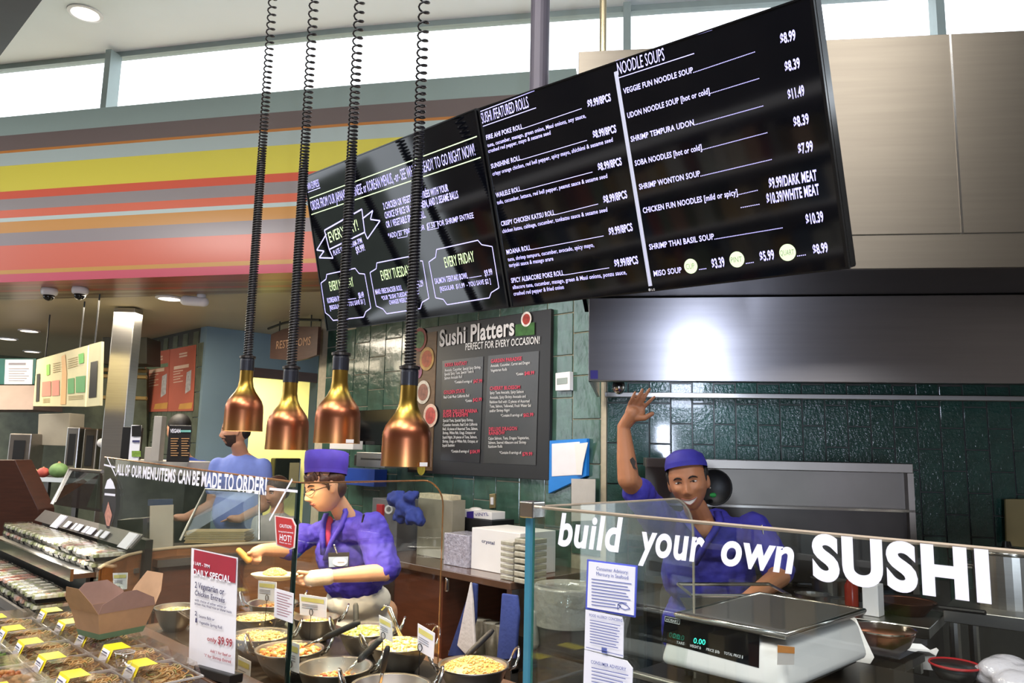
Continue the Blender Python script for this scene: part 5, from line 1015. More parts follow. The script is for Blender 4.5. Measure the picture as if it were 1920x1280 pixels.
def pack(cols, nm):
    t = thing('sushi_pack', (0, 0, 0), 'x', 'food pack'); B().add([(x * .085 * k, y * .042 * k, z) for z, k in ((0, .9), (.02, 1)) for x, y in ((-1, -1), (1, -1), (1, 1), (-1, 1))], [(3, 2, 1, 0), (0, 1, 5, 4), (1, 2, 6, 5), (2, 3, 7, 6), (3, 0, 4, 7)]).go('tray', 'black', t)
    b = B()
    for i in range(6):
        for j in range(2): b.lathe([(.014, 0), (.016, .012), (.014, .026), (.001, .027)], (-.065 + i * .026, -.02 + j * .04, .008), 8)
    b.go('rolls', island_mat(nm, cols), t)
    B().add([(x * .085 * k, y * .042 * k, z) for z, k in ((.021, 1), (.045, .9)) for x, y in ((-1, -1), (1, -1), (1, 1), (-1, 1))], [(4, 5, 6, 7), (0, 1, 5, 4), (1, 2, 6, 5), (2, 3, 7, 6), (3, 0, 4, 7)]).go('lid', clear, t); return t
pk = [pack(['#e9e3cf', '#b9c07a', '#f2efe6', '#d08a5a'], 'rolls_a'), pack(['#f2efe6', '#d9d2b9', '#7d8a4a', '#e9e6df'], 'rolls_b'), pack(['#c9584a', '#f0e9df', '#d98a6a', '#e8dcc8'], 'rolls_c')]
nmz = ('pale rolls with green bits', 'white rice rolls', 'red topped rolls'); used = set(); r_ = random.Random(3)
for row, (X, z, tilt) in enumerate(((1.2, .747, 0), (1.45, .927, 0))):
    for lay in range(2):
        for j in range(20):
            k = r_.choice((0, 0, 1, 1, 2)); loc = (X + r_.uniform(-.006, .006), 4.46 + j * .098, z + lay * .048)
            if k in used: o = copytree(pk[k], loc=loc)
            else: o = pk[k]; o.location = loc; used.add(k)
            o['label'] = 'clear pack of %s on the %s cooler shelf' % (nmz[k], ('lower', 'upper')[row]); o['group'] = 'sushi packs on the %s cooler shelf' % ('lower', 'upper')[row]
# brown stand
tag(B().slab([at(*p) for p in ((-60, 862, 5.9), (28, 862, 5.9), (72, 955, 5.9), (72, 1030, 5.9), (-60, 1030, 5.9))], V((.5, .5, 0)) * .3).go('register_stand', 'wood_dark', bevel=.005), 'dark red brown stand beside the far end of the cooler', 'stand')
# pizza style station behind the curved counter
st_ = thing('prep_station', (2.0, 5.0, 0), 'prep station with sloped glass behind the curved counter', 'station')
box('station_top', (1.7, 4.42, .915), (2.25, 5.12, .955), 'steel', st_); box('station_body', (1.72, 4.45, 0), (2.22, 5.1, .915), 'wood_red', st_)
q = [at(x, y, d) for x, y, d in ((338, 1012, 4.75), (385, 917, 5.0), (486, 922, 4.7), (486, 1012, 4.55))]
B().slab(q, FW * .008).go('sloped_glass', G, st_); B().tube([q[0], q[1], q[2], q[3]], .008, 6).go('glass_edge', 'steel', st_)
tb_ = thing('paper_stack', at(405, 1020, 4.9), 'stack of flat tan pizza sheets behind the glass', 'paper stack')
for k in range(7): B().obox(at(345 + (k % 2) * 2, 1018 - k * 3.2, 4.85), at(458, 1018, 4.85) - at(345, 1018, 4.85), V((.12, .12, 0)), up * .0085).go('sheet', mat('tan_sheet', '#b79a6c', .7, 0, .1, 20), tb_)
dh = thing('document_holder', at(300, 1030, 4.4), 'white sheet in an acrylic holder on the curved counter', 'holder'); B().slab([at(x, y, 4.4) for x, y in ((281, 948), (325, 946), (324, 1028), (280, 1030))], FW * .004).go('sheet', mat('dull_sheet', '#c9bda8', .6), dh); B().slab([at(x, y, 4.42) for x, y in ((276, 936), (325, 935), (326, 1030), (276, 1031))], FW * .006).go('holder', clear, dh); B().slab([at(x, y, 4.41) for x, y in ((277, 936), (324, 935), (324, 947), (277, 948))], FW * .002).go('blue_header', mat('header_blue', '#3a4560', .5), dh)
tr_ = thing('steel_insert', at(245, 1022, 4.9), 'steel food insert with packets behind the glass', 'tray'); B().slab([at(x, y, 4.9) for x, y in ((220, 975), (268, 972), (268, 1015), (220, 1015))], V((.12, .12, 0))).go('pan', 'steel', tr_)
# high counter with register things
fc = thing('far_counter', (2.0, 6.3, 0), 'tall service counter with pale ledge beyond the glass', 'counter')
a, b_ = at(216, 868, 5.9), at(352, 868, 5.5); d = (b_ - a); d.z = 0; L_ = d.length; d.normalize(); nb = V((d.y, -d.x, 0)); nb = nb if nb.dot(FW) > 0 else -nb; A0 = V((a.x, a.y, 0)); zc_ = a.z + .03
B().obox(A0 + up * (zc_ - .1), d * L_, nb * .3, up * .1).go('ledge', mat('ledge', '#b9b1a6', .4), fc, bevel=.004); B().obox(A0 + nb * .03, d * (L_ - .05), nb * .25, up * (zc_ - .1)).go('body', 'steel_dark', fc)
def onledge(u, v): return A0 + d * (u * L_) + nb * v + up * zc_
def lbox(name, px0, px1, py0, dd, m, label=None, cat=None, parent=None, dep=.06):
    p0, p1 = at(px0, py0, dd), at(px1, py0, dd); w = p1 - p0; w.z = 0
    o = B().obox(V((p0.x, p0.y, zc_ + .001)), w, V((.7, .7, 0)) * dep, up * (p0.z - zc_)).go(name, m, parent, bevel=.003); return tag(o, label, cat) if label else o
lbox('register_monitor', 230, 246, 800, 5.72, 'black', 'black register monitor seen edge on at the far counter', 'monitor', dep=.2)
t = thing('vegan_sign', at(338, 858, 5.45), 'small dark vegan menu sign standing on the far counter', 'sign'); lbox('panel', 317, 359, 797, 5.45, 'board', parent=t, dep=.012)
vp = Pl(at(338, 797, 5.44), -V((.7071, .7071, 0))).off(.002); Txt().put(vp, 'VEGAN', (319, 811), (338, 811), 7, .02).go('lettering', 'letter_white', t); Txt().poly(vp, [(338, 806), (358, 806), (358, 810), (338, 810)]).go('teal_bar', mat('teal', '#6fb0a6', .5), t)
tx = Txt()
for k in range(8):
    for x0 in (320, 340): tx.line(vp, (x0, 822 + k * 4.5), (x0 + 15 - (k % 3) * 2, 822 + k * 4.5), 1.6)
tx.each('print_line', mat('sign_brown', '#b98a5a', .6), t)
t = thing('price_stand', at(255, 858, 5.62), 'narrow black and white price stand on the far counter', 'sign'); lbox('panel', 246, 265, 797, 5.62, 'paper', parent=t, dep=.012); v2 = Pl(at(255, 797, 5.61), -V((.7071, .7071, 0))).off(.002); Txt().poly(v2, [(247, 798), (265, 797), (265, 818), (247, 818)]).go('black_header', 'board', t); Txt().poly(v2, [(247, 845), (264, 845), (264, 856), (247, 856)]).go('green_foot', mat('foot_green', '#7a9a3a', .6, 0, .3, 60), t); Txt().line(v2.off(.002), (248, 827), (262, 827), 4).go('print_line', 'ink_navy', t)
for x0, x1, y0, lb in ((289, 304, 780, 'tall white dispenser tower on the far counter'), (272, 286, 838, 'small white device beside the dispenser tower')): lbox('dispenser', x0, x1, y0, 5.6, mat('disp_tan', '#a9a298', .45), lb, 'dispenser', dep=.08)
# steel column, vent, menu boards on the far kitchen
p0 = at(230, 615, 6.55); B1 = V((p0.x, p0.y, 0)); w = V((.7, -.7, 0))
tag(B().obox(B1 - w * .093, w * .186, V((.7, .7, 0)) * .15, up * 2.74).go('steel_column', 'steel', bevel=.006), 'square brushed steel column holding the low ceiling', 'column')
def pboard(name, quad, X, m, th=.02, parent=None): return B().slab([PX(X).hit(*p) for p in quad], (th, 0, 0)).go(name, m, parent)
t = thing('menu_board', PX(1.9).hit(120, 762), 'cream juice menu board with green and orange panels', 'menu board'); mat('cream', '#d9cfa2', .6, 0, .04); pboard('panel', ((69, 674), (165, 647), (159, 762), (62, 761)), 1.9, 'cream', parent=t)
pb1 = PX(1.895)
for nm, qd, c in (('green_block', ((127, 710), (139, 708), (139, 737), (127, 738)), '#5f9f62'), ('green_block', ((142, 706), (160, 704), (159, 735), (142, 736)), '#5f9f62'), ('pink_block', ((79, 716), (95, 714), (95, 742), (78, 743)), '#d98f7c'), ('pink_block', ((97, 714), (111, 712), (111, 741), (97, 742)), '#d98f7c'), ('orange_figure', ((115, 668), (122, 664), (125, 700), (123, 758), (113, 758), (116, 700)), '#e0b27a'), ('green_block', ((87, 684), (93, 682), (93, 702), (87, 704)), '#8fc85a'), ('green_block', ((147, 664), (157, 661), (157, 680), (148, 682)), '#6abf5a'), ('dark_block', ((69, 701), (75, 700), (73, 752), (67, 753)), '#2f2f2f')):
    Txt().poly(pb1, qd).go(nm, mat('bl' + c, c, .6, 0, .05), t)
tx = Txt()
for k in range(5): tx.line(pb1, (127, 676 + k * 4 - 2), (145, 671 + k * 4 - 2), 1.4).line(pb1, (99, 682 + k * 4), (113, 679 + k * 4), 1.2)
for k in range(3): tx.line(pb1, (80, 748 + k * 3), (93, 747 + k * 3), 1).line(pb1, (128, 743 + k * 3), (156, 741 + k * 3), 1)
tx.each('print_line', mat('print_tan', '#a08a5c', .6), t)

for xx, yy in ((85, 670), (150, 652)): h_ = PX(1.91).hit(xx, yy); B().tube([h_, V((h_.x, h_.y, ZB))], .006, 6).go('hanger_rod', 'black', t)
t = thing('menu_board', PX(1.88).hit(176, 760), 'narrow cream menu board with dark panel beside the juice menu', 'menu board'); pboard('panel', ((167, 646), (190, 640), (187, 760), (162, 762)), 1.88, 'cream', parent=t); Txt().poly(PX(1.875), ((170, 679), (183, 676), (180, 744), (166, 746))).go('dark_panel', 'board', t)
h_ = PX(1.89).hit(178, 644); B().tube([h_, V((h_.x, h_.y, ZB))], .006, 6).go('hanger_rod', 'black', t)
t = thing('notice_board', at(32, 720, 8.0), 'teal and white notice board above the far steel hood', 'notice'); vq = Pl(at(32, 700, 8.0), -V((.7, .7, 0)))
B().slab([vq.hit(*p) for p in ((-40, 672), (68, 672), (64, 720), (-40, 720))], FW * .03).go('teal_panel', mat('teal_dark', '#1f5f5c', .5), t); B().slab([vq.off(.004).hit(*p) for p in ((10, 674), (62, 674), (60, 720), (8, 720))], FW * .003).go('sheet', 'paper', t)
tx = Txt(); tx.line(vq.off(.008), (16, 682), (48, 682), 4)
for k in range(6): tx.line(vq.off(.008), (16, 691 + k * 4.5), (54 - k % 3 * 4, 691 + k * 4.5), 1.3)
tx.each('print_line', 'ink_grey', t)
tag(B().slab([at(*p) for p in ((-80, 722, 7.6), (66, 722, 7.6), (62, 768, 7.4), (-80, 768, 7.4))], V((.7, .7, 0)) * .5).go('far_hood', mat('steel_pink', '#7d6f6b', .6, .3), bevel=.004), 'steel hood over the far kitchen below the notice board', 'hood')
tag(B().slab([at(*p) for p in ((192, 632, 7.3), (275, 632, 7.3), (275, 682, 7.3), (192, 682, 7.3))], V((.7, .7, 0)) * .3).go('ceiling_vent', mat('louver', '#26261f', .5), bevel=.004), 'dark ceiling vent box behind the steel column', 'vent')
t = thing('far_shelving', at(200, 960, 7.6), 'dark shelving wall of the far kitchen with rails', 'shelving'); B().slab([at(*p) for p in ((-120, 770, 8.3), (275, 690, 8.3), (275, 1010, 8.3), (-120, 1010, 8.3))], V((.7, .7, 0)) * .05).go('back_panel', 'pier', t)
for y in (693, 705, 745): B().tube([at(190, y, 7.5), at(275, y + 2, 7.5)], .02, 6).go('rail', mat('rail_tan', '#8a7448', .5), t)
tag(B().slab([at(*p) for p in ((72, 776, 6.9), (131, 774, 6.9), (128, 836, 6.9), (70, 834, 6.9))], V((.7, .7, 0)) * .25).go('wall_cabinet', mat('cab_grey', '#a39c8c', .5), bevel=.005), 'grey metal wall cabinet with yellow sticker in the far kitchen', 'cabinet')
ft = thing('far_worktable', at(110, 890, 6.6), 'steel worktable with produce in the far kitchen', 'table'); q = at(60, 893, 6.7); q2 = at(188, 893, 6.45); d2 = q2 - q; d2.z = 0; B().obox(V((q.x, q.y, q.z - .04)), d2, V((.7, .7, 0)) * .4, up * .04).go('table_top', 'steel', ft)
for u in (.05, .5, .95): B().obox(V((q.x, q.y, 0)) + d2 * u + V((.1, .1, 0)), d2.normalized() * .05, V((.03, .03, 0)), up * (q.z - .04)).go('leg', 'steel_dark', ft)
zt5 = q.z + .001
def onft(px, py): r = ray(px, py); k = (zt5 - CH) / r.z; return CP + r * k if k > 0 else at(px, py, 6.5)
for px0, px1, y0, m, lb in ((126, 150, 800, 'steel', 'grey steel blender stand in the far kitchen'), (158, 184, 803, 'steel_clad', 'grey steel juice machine beside the column'), (18, 60, 812, 'wok_steel', 'wide steel food machine at the far end of the worktable')):
    a_, c_ = at(px0, y0, 6.75), at(px1, y0, 6.75); w_ = c_ - a_; w_.z = 0; t = thing('kitchen_machine', (a_.x, a_.y, zt5), lb, 'machine')
    B().obox(V((a_.x, a_.y, zt5)), w_, V((.7, .7, 0)) * .2, up * (a_.z - zt5)).go('body', m, t, bevel=.01); B().obox(V((a_.x, a_.y, zt5 + .1)) + w_ * .25 - V((.7, .7, 0)) * .006, w_ * .5, V((.7, .7, 0)) * .008, up * (a_.z - zt5 - .16)).go('dark_recess', 'black', t)
B().ell(at(191, 830, 6.73), (.04, .04, .04)).cap(at(193, 835, 6.73), .014, at(199, 851, 6.73), .016).go('x', 'white_plastic', smooth=True); o = COL.objects[-1]; o.name = 'price_scanner'; tag(o, 'white handheld scanner hanging beside the steel column', 'scanner')
for nm, px, py, r, c, lb in (('cabbage', 110, 880, .075, '#6f8f56', 'green cabbage on the far worktable'), ('melon_half', 81, 886, .05, '#b9544a', 'red fleshed produce on the far worktable'), ('onion', 60, 896, .045, '#cfc08a', 'pale onion on the far worktable')):
    q = at(px, py, 6.55); b = B().ell(V((q.x, q.y, zt5 + r * .85)), (r, r, r * .85)); t = thing(nm, (q.x, q.y, zt5), lb, 'produce'); b.go('flesh', mat('prod' + c, c, .6, 0, .2, 20), t, smooth=True); B().lathe([(r * .2, 0), (r * .1, r * .2)], V((q.x, q.y, zt5 + r * 1.65)), 8).go('stem_end', 'kraft', t)
# posters on the tiled pier
pp = PX(XP - .02)
for k, (qd, lb) in enumerate((((( 273, 663), (318, 655), (314, 771), (269, 772)), 'coral poster with green ribbon on the tiled pier'), (((319, 655), (367, 646), (361, 770), (315, 771)), 'coral poster with pale phone picture on the tiled pier'))):
    t = thing('wall_poster', pp.hit(*qd[3]), lb, 'poster'); B().slab([pp.hit(*p) for p in qd], (.006, 0, 0)).go('sheet', mat('coral', '#b8604c', .5, 0, .08, 3), t); x = qd[0][0]; o_ = pp.off(.002); dy = -7 if k else 0
    tx = Txt(); tx.line(o_, (x + 17, 671 + dy), (x + 32, 668 + dy), 3).line(o_, (x + 17, 676 + dy), (x + 32, 673 + dy), 3).line(o_, (x + 7, 697 + dy), (x + 35, 692 + dy), 6)
    for j in range(5): tx.line(o_, (x + 6, 704 + j * 5 + dy), (x + 24 - j % 2 * 5, 701 + j * 5 + dy), 1.6)
    tx.each('print_line', mat('poster_ink', '#d9b9a2', .6), t); Txt().poly(o_, [(x + 31, 705 + dy), (x + 40, 700 + dy), (x + 38, 738 + dy), (x + 28, 745 + dy)]).go('phone_picture', mat('phone_pic', '#b9b5b5', .4, 0, .3, 30), t); Txt().poly(o_, [(x + 18, 757), (x + 42, 754), (x + 40, 766), (x + 15, 767)]).go('yellow_foot', mat('poster_yellow', '#c9954a', .5), t)
    if k == 0: Txt().poly(o_, [(x + 1, 687), (x + 42, 680), (x + 42, 687), (x + 1, 694)]).go('green_ribbon', mat('ribbon', '#6f8468', .5), t)
# restrooms sign and towel dispenser
pr_ = PX(3.48); t = thing('restrooms_sign', pr_.hit(550, 676), 'hanging brown wooden restrooms sign with tapered ends', 'sign')
B().slab([pr_.hit(*p) for p in ((508, 627), (530, 617), (554, 612), (597, 612), (594, 665), (575, 672), (554, 676), (506, 672))], (.03, 0, 0)).go('board', mat('sign_wood', '#4a3026', .5, 0, .15, 8, stretch=(1, 1, 8)), t)
Txt().put(pr_.off(.003), 'RESTROOMS', (517.5, 654), (582, 646), 14, .0).go('lettering', mat('sign_tan', '#b08a6c', .6), t)
B().tube([pr_.hit(*p) for p in ((503, 616), (530, 606), (560, 599), (600, 600))], .012, 6).go('hanger_bar', 'black', t)
for x, y0, y1 in ((524, 588, 621), (583, 575, 613)): B().tube([V((pr_.hit(x, y1).x, pr_.hit(x, y1).y, ZB)), pr_.hit(x, y1)], .006, 6).go('hanger_rod', 'black', t)
pyw = YB + 2.19
t = thing('towel_dispenser', onY(530, 920, pyw), 'dark paper towel dispenser on the yellow corridor wall', 'dispenser'); a_, c_ = onY(507, 858, pyw), onY(552, 920, pyw)
box('case', (a_.x, pyw - .14, c_.z), (c_.x, pyw, a_.z), 'black_gloss', t, bevel=.02); box('side_panel', (a_.x + (c_.x - a_.x) * .55, pyw - .145, c_.z + .06), (c_.x - .03, pyw - .14, a_.z - .06), mat('disp_grey', '#6a6250', .4), t)
# ================================================================== people
FH = V((FW.x, FW.y, 0)).normalized(); RH = V((R0.x, R0.y, 0)).normalized()
CAMROT = M((RH, FH, V((0, 0, 1)))).transposed()
def bake(b, name, m, parent, vox=.006, sm=6, fac=.5, disp=0, dscale=.05):
    me = bpy.data.meshes.new(name); me.from_pydata([tuple(v) for v in b.v], [], b.f); me.update()
    o = bpy.data.objects.new(name, me); COL.objects.link(o)
    md = o.modifiers.new('r', 'REMESH'); md.mode = 'VOXEL'; md.voxel_size = vox
    s = o.modifiers.new('s', 'SMOOTH'); s.iterations = sm; s.factor = fac
    if disp:
        tx = bpy.data.textures.new(name, 'CLOUDS'); tx.noise_scale = dscale; d = o.modifiers.new('d', 'DISPLACE'); d.texture = tx; d.strength = disp; d.mid_level = .5; d.texture_coords = 'GLOBAL'
    dg = bpy.context.evaluated_depsgraph_get(); m2 = bpy.data.meshes.new_from_object(o.evaluated_get(dg)); bpy.data.objects.remove(o); bpy.data.meshes.remove(me)
    m2.name = name; return link(name, m2, m, parent, smooth=True)
class Head:
    """sculpted head: c centre, f facing direction, u crown direction"""
    def __init__(s, c, f, u, k=1., smile=0, jaw=.3, nose=1., wide=1.):
        s.c = V(c); s.f = V(f).normalized(); s.u = (V(u) - s.f * V(u).dot(s.f)).normalized(); s.r = s.f.cross(s.u); s.k = k
        g = lambda x, z, x0, z0, sx, sz: math.exp(-((x - x0) / sx) ** 2 - ((z - z0) / sz) ** 2)
        bumps = [(0, .004, .009, .016, .006 * nose), (0, -.016, .0095, .013, .010 * nose), (0, -.032, .0105, .012, .016 * nose), (0, -.043, .012, .009, .014 * nose), (.013, -.046, .008, .008, .008), (-.013, -.046, .008, .008, .008),
                 (.031, .002, .016, .011, -.010), (-.031, .002, .016, .011, -.010), (.03, .024, .02, .009, .004), (-.03, .024, .02, .009, .004), (.044, -.028, .02, .016, .006 + .004 * smile), (-.044, -.028, .02, .016, .006 + .004 * smile),
                 (0, -.066, .024, .007, .005), (0, -.081, .02, .007, .005), (0, -.074, .028, .004, -.004 - .004 * smile), (0, -.108, .02, .014, .009)]
        s.vs = []; N, Mr = 72, 56
        for j in range(Mr + 1):
            p = math.pi * j / Mr
            for i in range(N):
                t = 2 * math.pi * i / N; a, b, c_ = math.sin(p) * math.cos(t), math.sin(p) * math.sin(t), math.cos(p)
                tt = max(0, (-c_ - .05) / .95); w = .077 * wide * (1 - jaw * tt ** 1.4); dep = .09 if b > 0 else .1 * (1 - .35 * tt)
                x, y, z = w * a * (1 + .06 * (1 - abs(a))), dep * b, .122 * c_
                if b > 0: y += .012 * tt * b
                if b > .15:
                    for x0, z0, sx, sz, am in bumps: y += am * g(x, z, x0, z0, sx, sz) * min(1, (b - .15) / .25)
                s.vs.append((x * k, y * k, z * k))
        s.N, s.M = N, Mr
    def w(s, x, y, z): return s.c + s.r * x + s.f * y + s.u * z
    def add(s, b):
        N = s.N; b.add([s.w(*v) for v in s.vs], [(j * N + i, j * N + (i + 1) % N, (j + 1) * N + (i + 1) % N, (j + 1) * N + i) for j in range(s.M) for i in range(N)])
        for sd in (-1, 1):
            R = M((s.r, s.f, s.u)).transposed(); b.ell(s.w(sd * .079 * s.k, -.006 * s.k, -.012 * s.k), (.009 * s.k, .017 * s.k, .03 * s.k), R @ M.Rotation(sd * .35, 3, 'Z'), 12, 8)
    def pt(s, x, z, off=0.):
        x *= s.k; z *= s.k; best = sorted(((vx - x) ** 2 + (vz - z) ** 2, vy) for vx, vy, vz in s.vs if vy > 0)[:4]
        wt = [1 / (d + 1e-7) for d, _ in best]; y = sum(q * v for q, (_, v) in zip(wt, best)) / sum(wt); return s.w(x, y + off, z)
    def patch(s, cond, off):
        b = B(); N = s.N; keep = {}
        for i, (x, y, z) in enumerate(s.vs):
            if cond(x / s.k, y / s.k, z / s.k): n_ = V((x / .006, y / .0081, z / .0149)).normalized(); keep[i] = len(b.v); b.v.append(s.w(x + n_.x * off, y + n_.y * off, z + n_.z * off))
        for j in range(s.M):
            for i in range(N):
                f = (j * N + i, j * N + (i + 1) % N, (j + 1) * N + (i + 1) % N, (j + 1) * N + i)
                if all(q in keep for q in f): b.f.append(tuple(keep[q] for q in f))
        return b
    def face(s, t, brow='#2a1c16', lip='#a86a5e', smile=0, open_=1., iris='#24160f'):
        R = M((s.r, s.f, s.u)).transposed()
        mat('eye_white', '#d9d2cc', .2, 0, 0); mi = mat('iris' + iris, iris, .15, 0, 0); mb = mat('brow' + brow, brow, .8); ml = mat('lip' + lip, lip, .45)
        for sd in (-1, 1):
            B().ell(s.pt(sd * .031, .001, .0005), (.0135 * s.k, .005, .0052 * s.k * open_), R, 14, 8).go('eye', 'eye_white', t, smooth=True)
            B().ell(s.pt(sd * .031, .001, .0035), (.0058 * s.k, .003, .0052 * s.k * open_), R, 12, 8).go('iris', mi, t, smooth=True)
            B().tube([s.pt(sd * (.031 + q), .0065 * open_ + .001 - abs(q) * .28, .0015) for q in (-.014, -.008, 0, .008, .014)], .0016, 6).go('eyelid', mb, t, smooth=True)
            B().tube([s.pt(sd * (.031 + q), .021 - (q * q) * 22 + .001, .0) for q in (-.018, -.01, 0, .01, .018)], [.0018, .0034, .0036, .003, .0015], 6).go('eyebrow', mb, t, smooth=True)
        wd_ = .022 + .011 * smile; up_ = lambda q: -.0665 - (0 if not smile else .006 * (1 - (q / wd_) ** 2)); lo = lambda q: -.0765 - (.0 if not smile else 0.0155 * (1 - (q / wd_) ** 2)) * 1.0 + (abs(q) / wd_) * .007
        qs = [wd_ * k_ / 5 for k_ in range(-5, 6)]
        if smile:
            vs = [s.pt(q, up_(q) - .001 + abs(q) * .12, .0035) for q in qs] + [s.pt(q, lo(q) + .0015 + abs(q) * .12, .0035) for q in qs]
            B().add(vs, [(i, i + 1, 12 + i, 11 + i) for i in range(10)]).go('teeth', mat('teeth', '#eeeae4', .25, 0, 0, spec=.5), t, smooth=True)
        B().tube([s.pt(q, up_(q) + .001 + abs(q) * .12 * smile, .001) for q in qs], [.0012] + [.0032] * 9 + [.0012], 7).go('upper_lip', ml, t, smooth=True)
        B().tube([s.pt(q, lo(q) - .001 + abs(q) * .12 * smile, .001) for q in qs], [.0012] + [.0036] * 9 + [.0012], 7).go('lower_lip', ml, t, smooth=True)
mat('skin_a', '#a9714f', .5, 0, .05, 20, sss=.12); mat('skin_b', '#cf9c7c', .5, 0, .05, 20, sss=.12); mat('skin_c', '#bf8a6c', .5, 0, .06, 20, sss=.1)
mat('hair_dark', '#17120f', .6, 0, .2, 40); mat('hair_brown', '#3d2319', .5, 0, .3, 60, bump=.25, bscale=150)
def bodyell(b, p, r): return b.ell(p, r, CAMROT, 20, 14)
def cap_hat(t, h, z0, z1, flare, m, dome=.02, tilt=0., rx=.083, ry=.1):
    """round cloth hat: band from z0 to z1 (head units), domed crown"""
    b = B(); N = 36; R = []
    u2 = (h.u * math.cos(tilt) + h.f * math.sin(tilt)); f2 = (h.f * math.cos(tilt) - h.u * math.sin(tilt))
    prof = [(1.0, z0), (1.015, z0 + .006), (1.02 * (1 + flare) / 1.0, (z0 + z1) / 2), (1.01 * (1 + flare), z1), (.9 * (1 + flare), z1 + dome * .6), (.55, z1 + dome), (.02, z1 + dome * 1.08)]
    vs = [h.c + (h.r * (rx * q * math.cos(2 * math.pi * i / N)) + f2 * (ry * q * math.sin(2 * math.pi * i / N)) - h.f * .004 + u2 * z) * h.k for q, z in prof for i in range(N)]
    b.add(vs, [(j * N + i, j * N + (i + 1) % N, (j + 1) * N + (i + 1) % N, (j + 1) * N + i) for j in range(len(prof) - 1) for i in range(N)]); b.go('hat', m, t, smooth=True)
    q = 1.025; vs = [h.c + (h.r * (rx * q * math.cos(2 * math.pi * i / N)) + f2 * (ry * q * math.sin(2 * math.pi * i / N)) - h.f * .004 + u2 * z) * h.k for z in (z0 - .001, z0 + .018) for i in range(N)]
    B().add(vs, [(i, (i + 1) % N, N + (i + 1) % N, N + i) for i in range(N)]).go('hat_band', m, t, smooth=True)
# ---------------------------------------------------------------- waving man
mat('tunic_blue', '#302c96', .75, 0, .12, 25, bump=.15, bscale=60); mat('hat_blue', '#332f9c', .7, 0, .1, 25)
D = 3.2
root = at(1322, 1300, 3.4); t = thing('person', (root.x, root.y, 0), 'smiling man in blue tunic and cap waving one raised hand', 'person'); MAN = t
fdir = (-FH * .93 - RH * .32 - up * .06); udir = up * .985 - RH * .17
hd = Head(at(1290, 901, D), fdir, udir, 1.0, smile=1, jaw=.26, wide=1.02)
b = B(); hd.add(b)
b.cap(at(1303, 950, 3.24), .05, at(1322, 992, 3.30), .056); bodyell(b, at(1320, 990, 3.25), (.062, .06, .05)); bodyell(b, at(1328, 1090, 3.36), (.15, .085, .2)); bodyell(b, at(1325, 1260, 3.40), (.145, .085, .25))
b.cap(at(1245, 985, 3.35), .04, at(1408, 1002, 3.33), .04)
sR, eR, wR = at(1236, 968, 3.28), at(1178, 898, 3.08), at(1169, 800, 3.12)
b.cap(sR, .05, eR, .043); b.cap(eR, .044, eR.lerp(wR, .35), .04); b.cap(eR.lerp(wR, .35), .04, wR, .026)
# raised hand, palm to the viewer
pal = at(1187, 775, 3.1); b.cap(wR, .026, pal, .03); b.cap(at(1181, 772, 3.1), .02, at(1202, 773, 3.1), .018); b.cap(at(1180, 765, 3.1), .013, at(1204, 769, 3.1), .012)
for base, mid, tip, r in (((1206, 765), (1216, 754), (1227, 744), .0078), ((1198, 760), (1208, 745), (1218, 729), .0080), ((1189, 758), (1197, 744), (1205, 730), .0078), ((1180, 758), (1185, 747), (1191, 735), .0070)):
    B_, M_, T_ = at(*base, 3.1), at(*mid, 3.085), at(*tip, 3.09); b.cap(B_, r * 1.1, M_, r, 10); b.cap(M_, r, T_, r * .8, 10)
b.cap(at(1192, 783, 3.09), .016, at(1209, 783, 3.07), .012); b.cap(at(1209, 783, 3.07), .012, at(1223, 775, 3.06), .009)
sL, eL, hL = at(1415, 992, 3.27), at(1462, 1080, 3.12), at(1398, 1128, 2.85)
b.cap(sL, .05, eL, .043); b.cap(eL, .043, hL, .03); b.ell(hL, (.045, .045, .03))
for k in range(4): b.cap(hL + RH * (k - 1.5) * .02, .01, hL + RH * (k - 1.5) * .02 - FH * .07 - up * .03, .008, 8)
b.cap(hL + RH * .03, .012, hL + RH * .05 - FH * .04, .009, 8)
for s in (-1, 1):
    hp = root + RH * s * .09; b.cap(V((hp.x, hp.y, .9)), .085, V((hp.x, hp.y, .48)), .06); b.cap(V((hp.x, hp.y, .48)), .058, V((hp.x, hp.y, .08)), .04); b.cap(V((hp.x, hp.y, .045)) + FH * .04, .04, V((hp.x, hp.y, .04)) - FH * .14, .035)
bake(b, 'body', 'skin_a', t, .0042, 4, .5); hd.face(t, '#120d0b', '#8f5548', 1, .62)
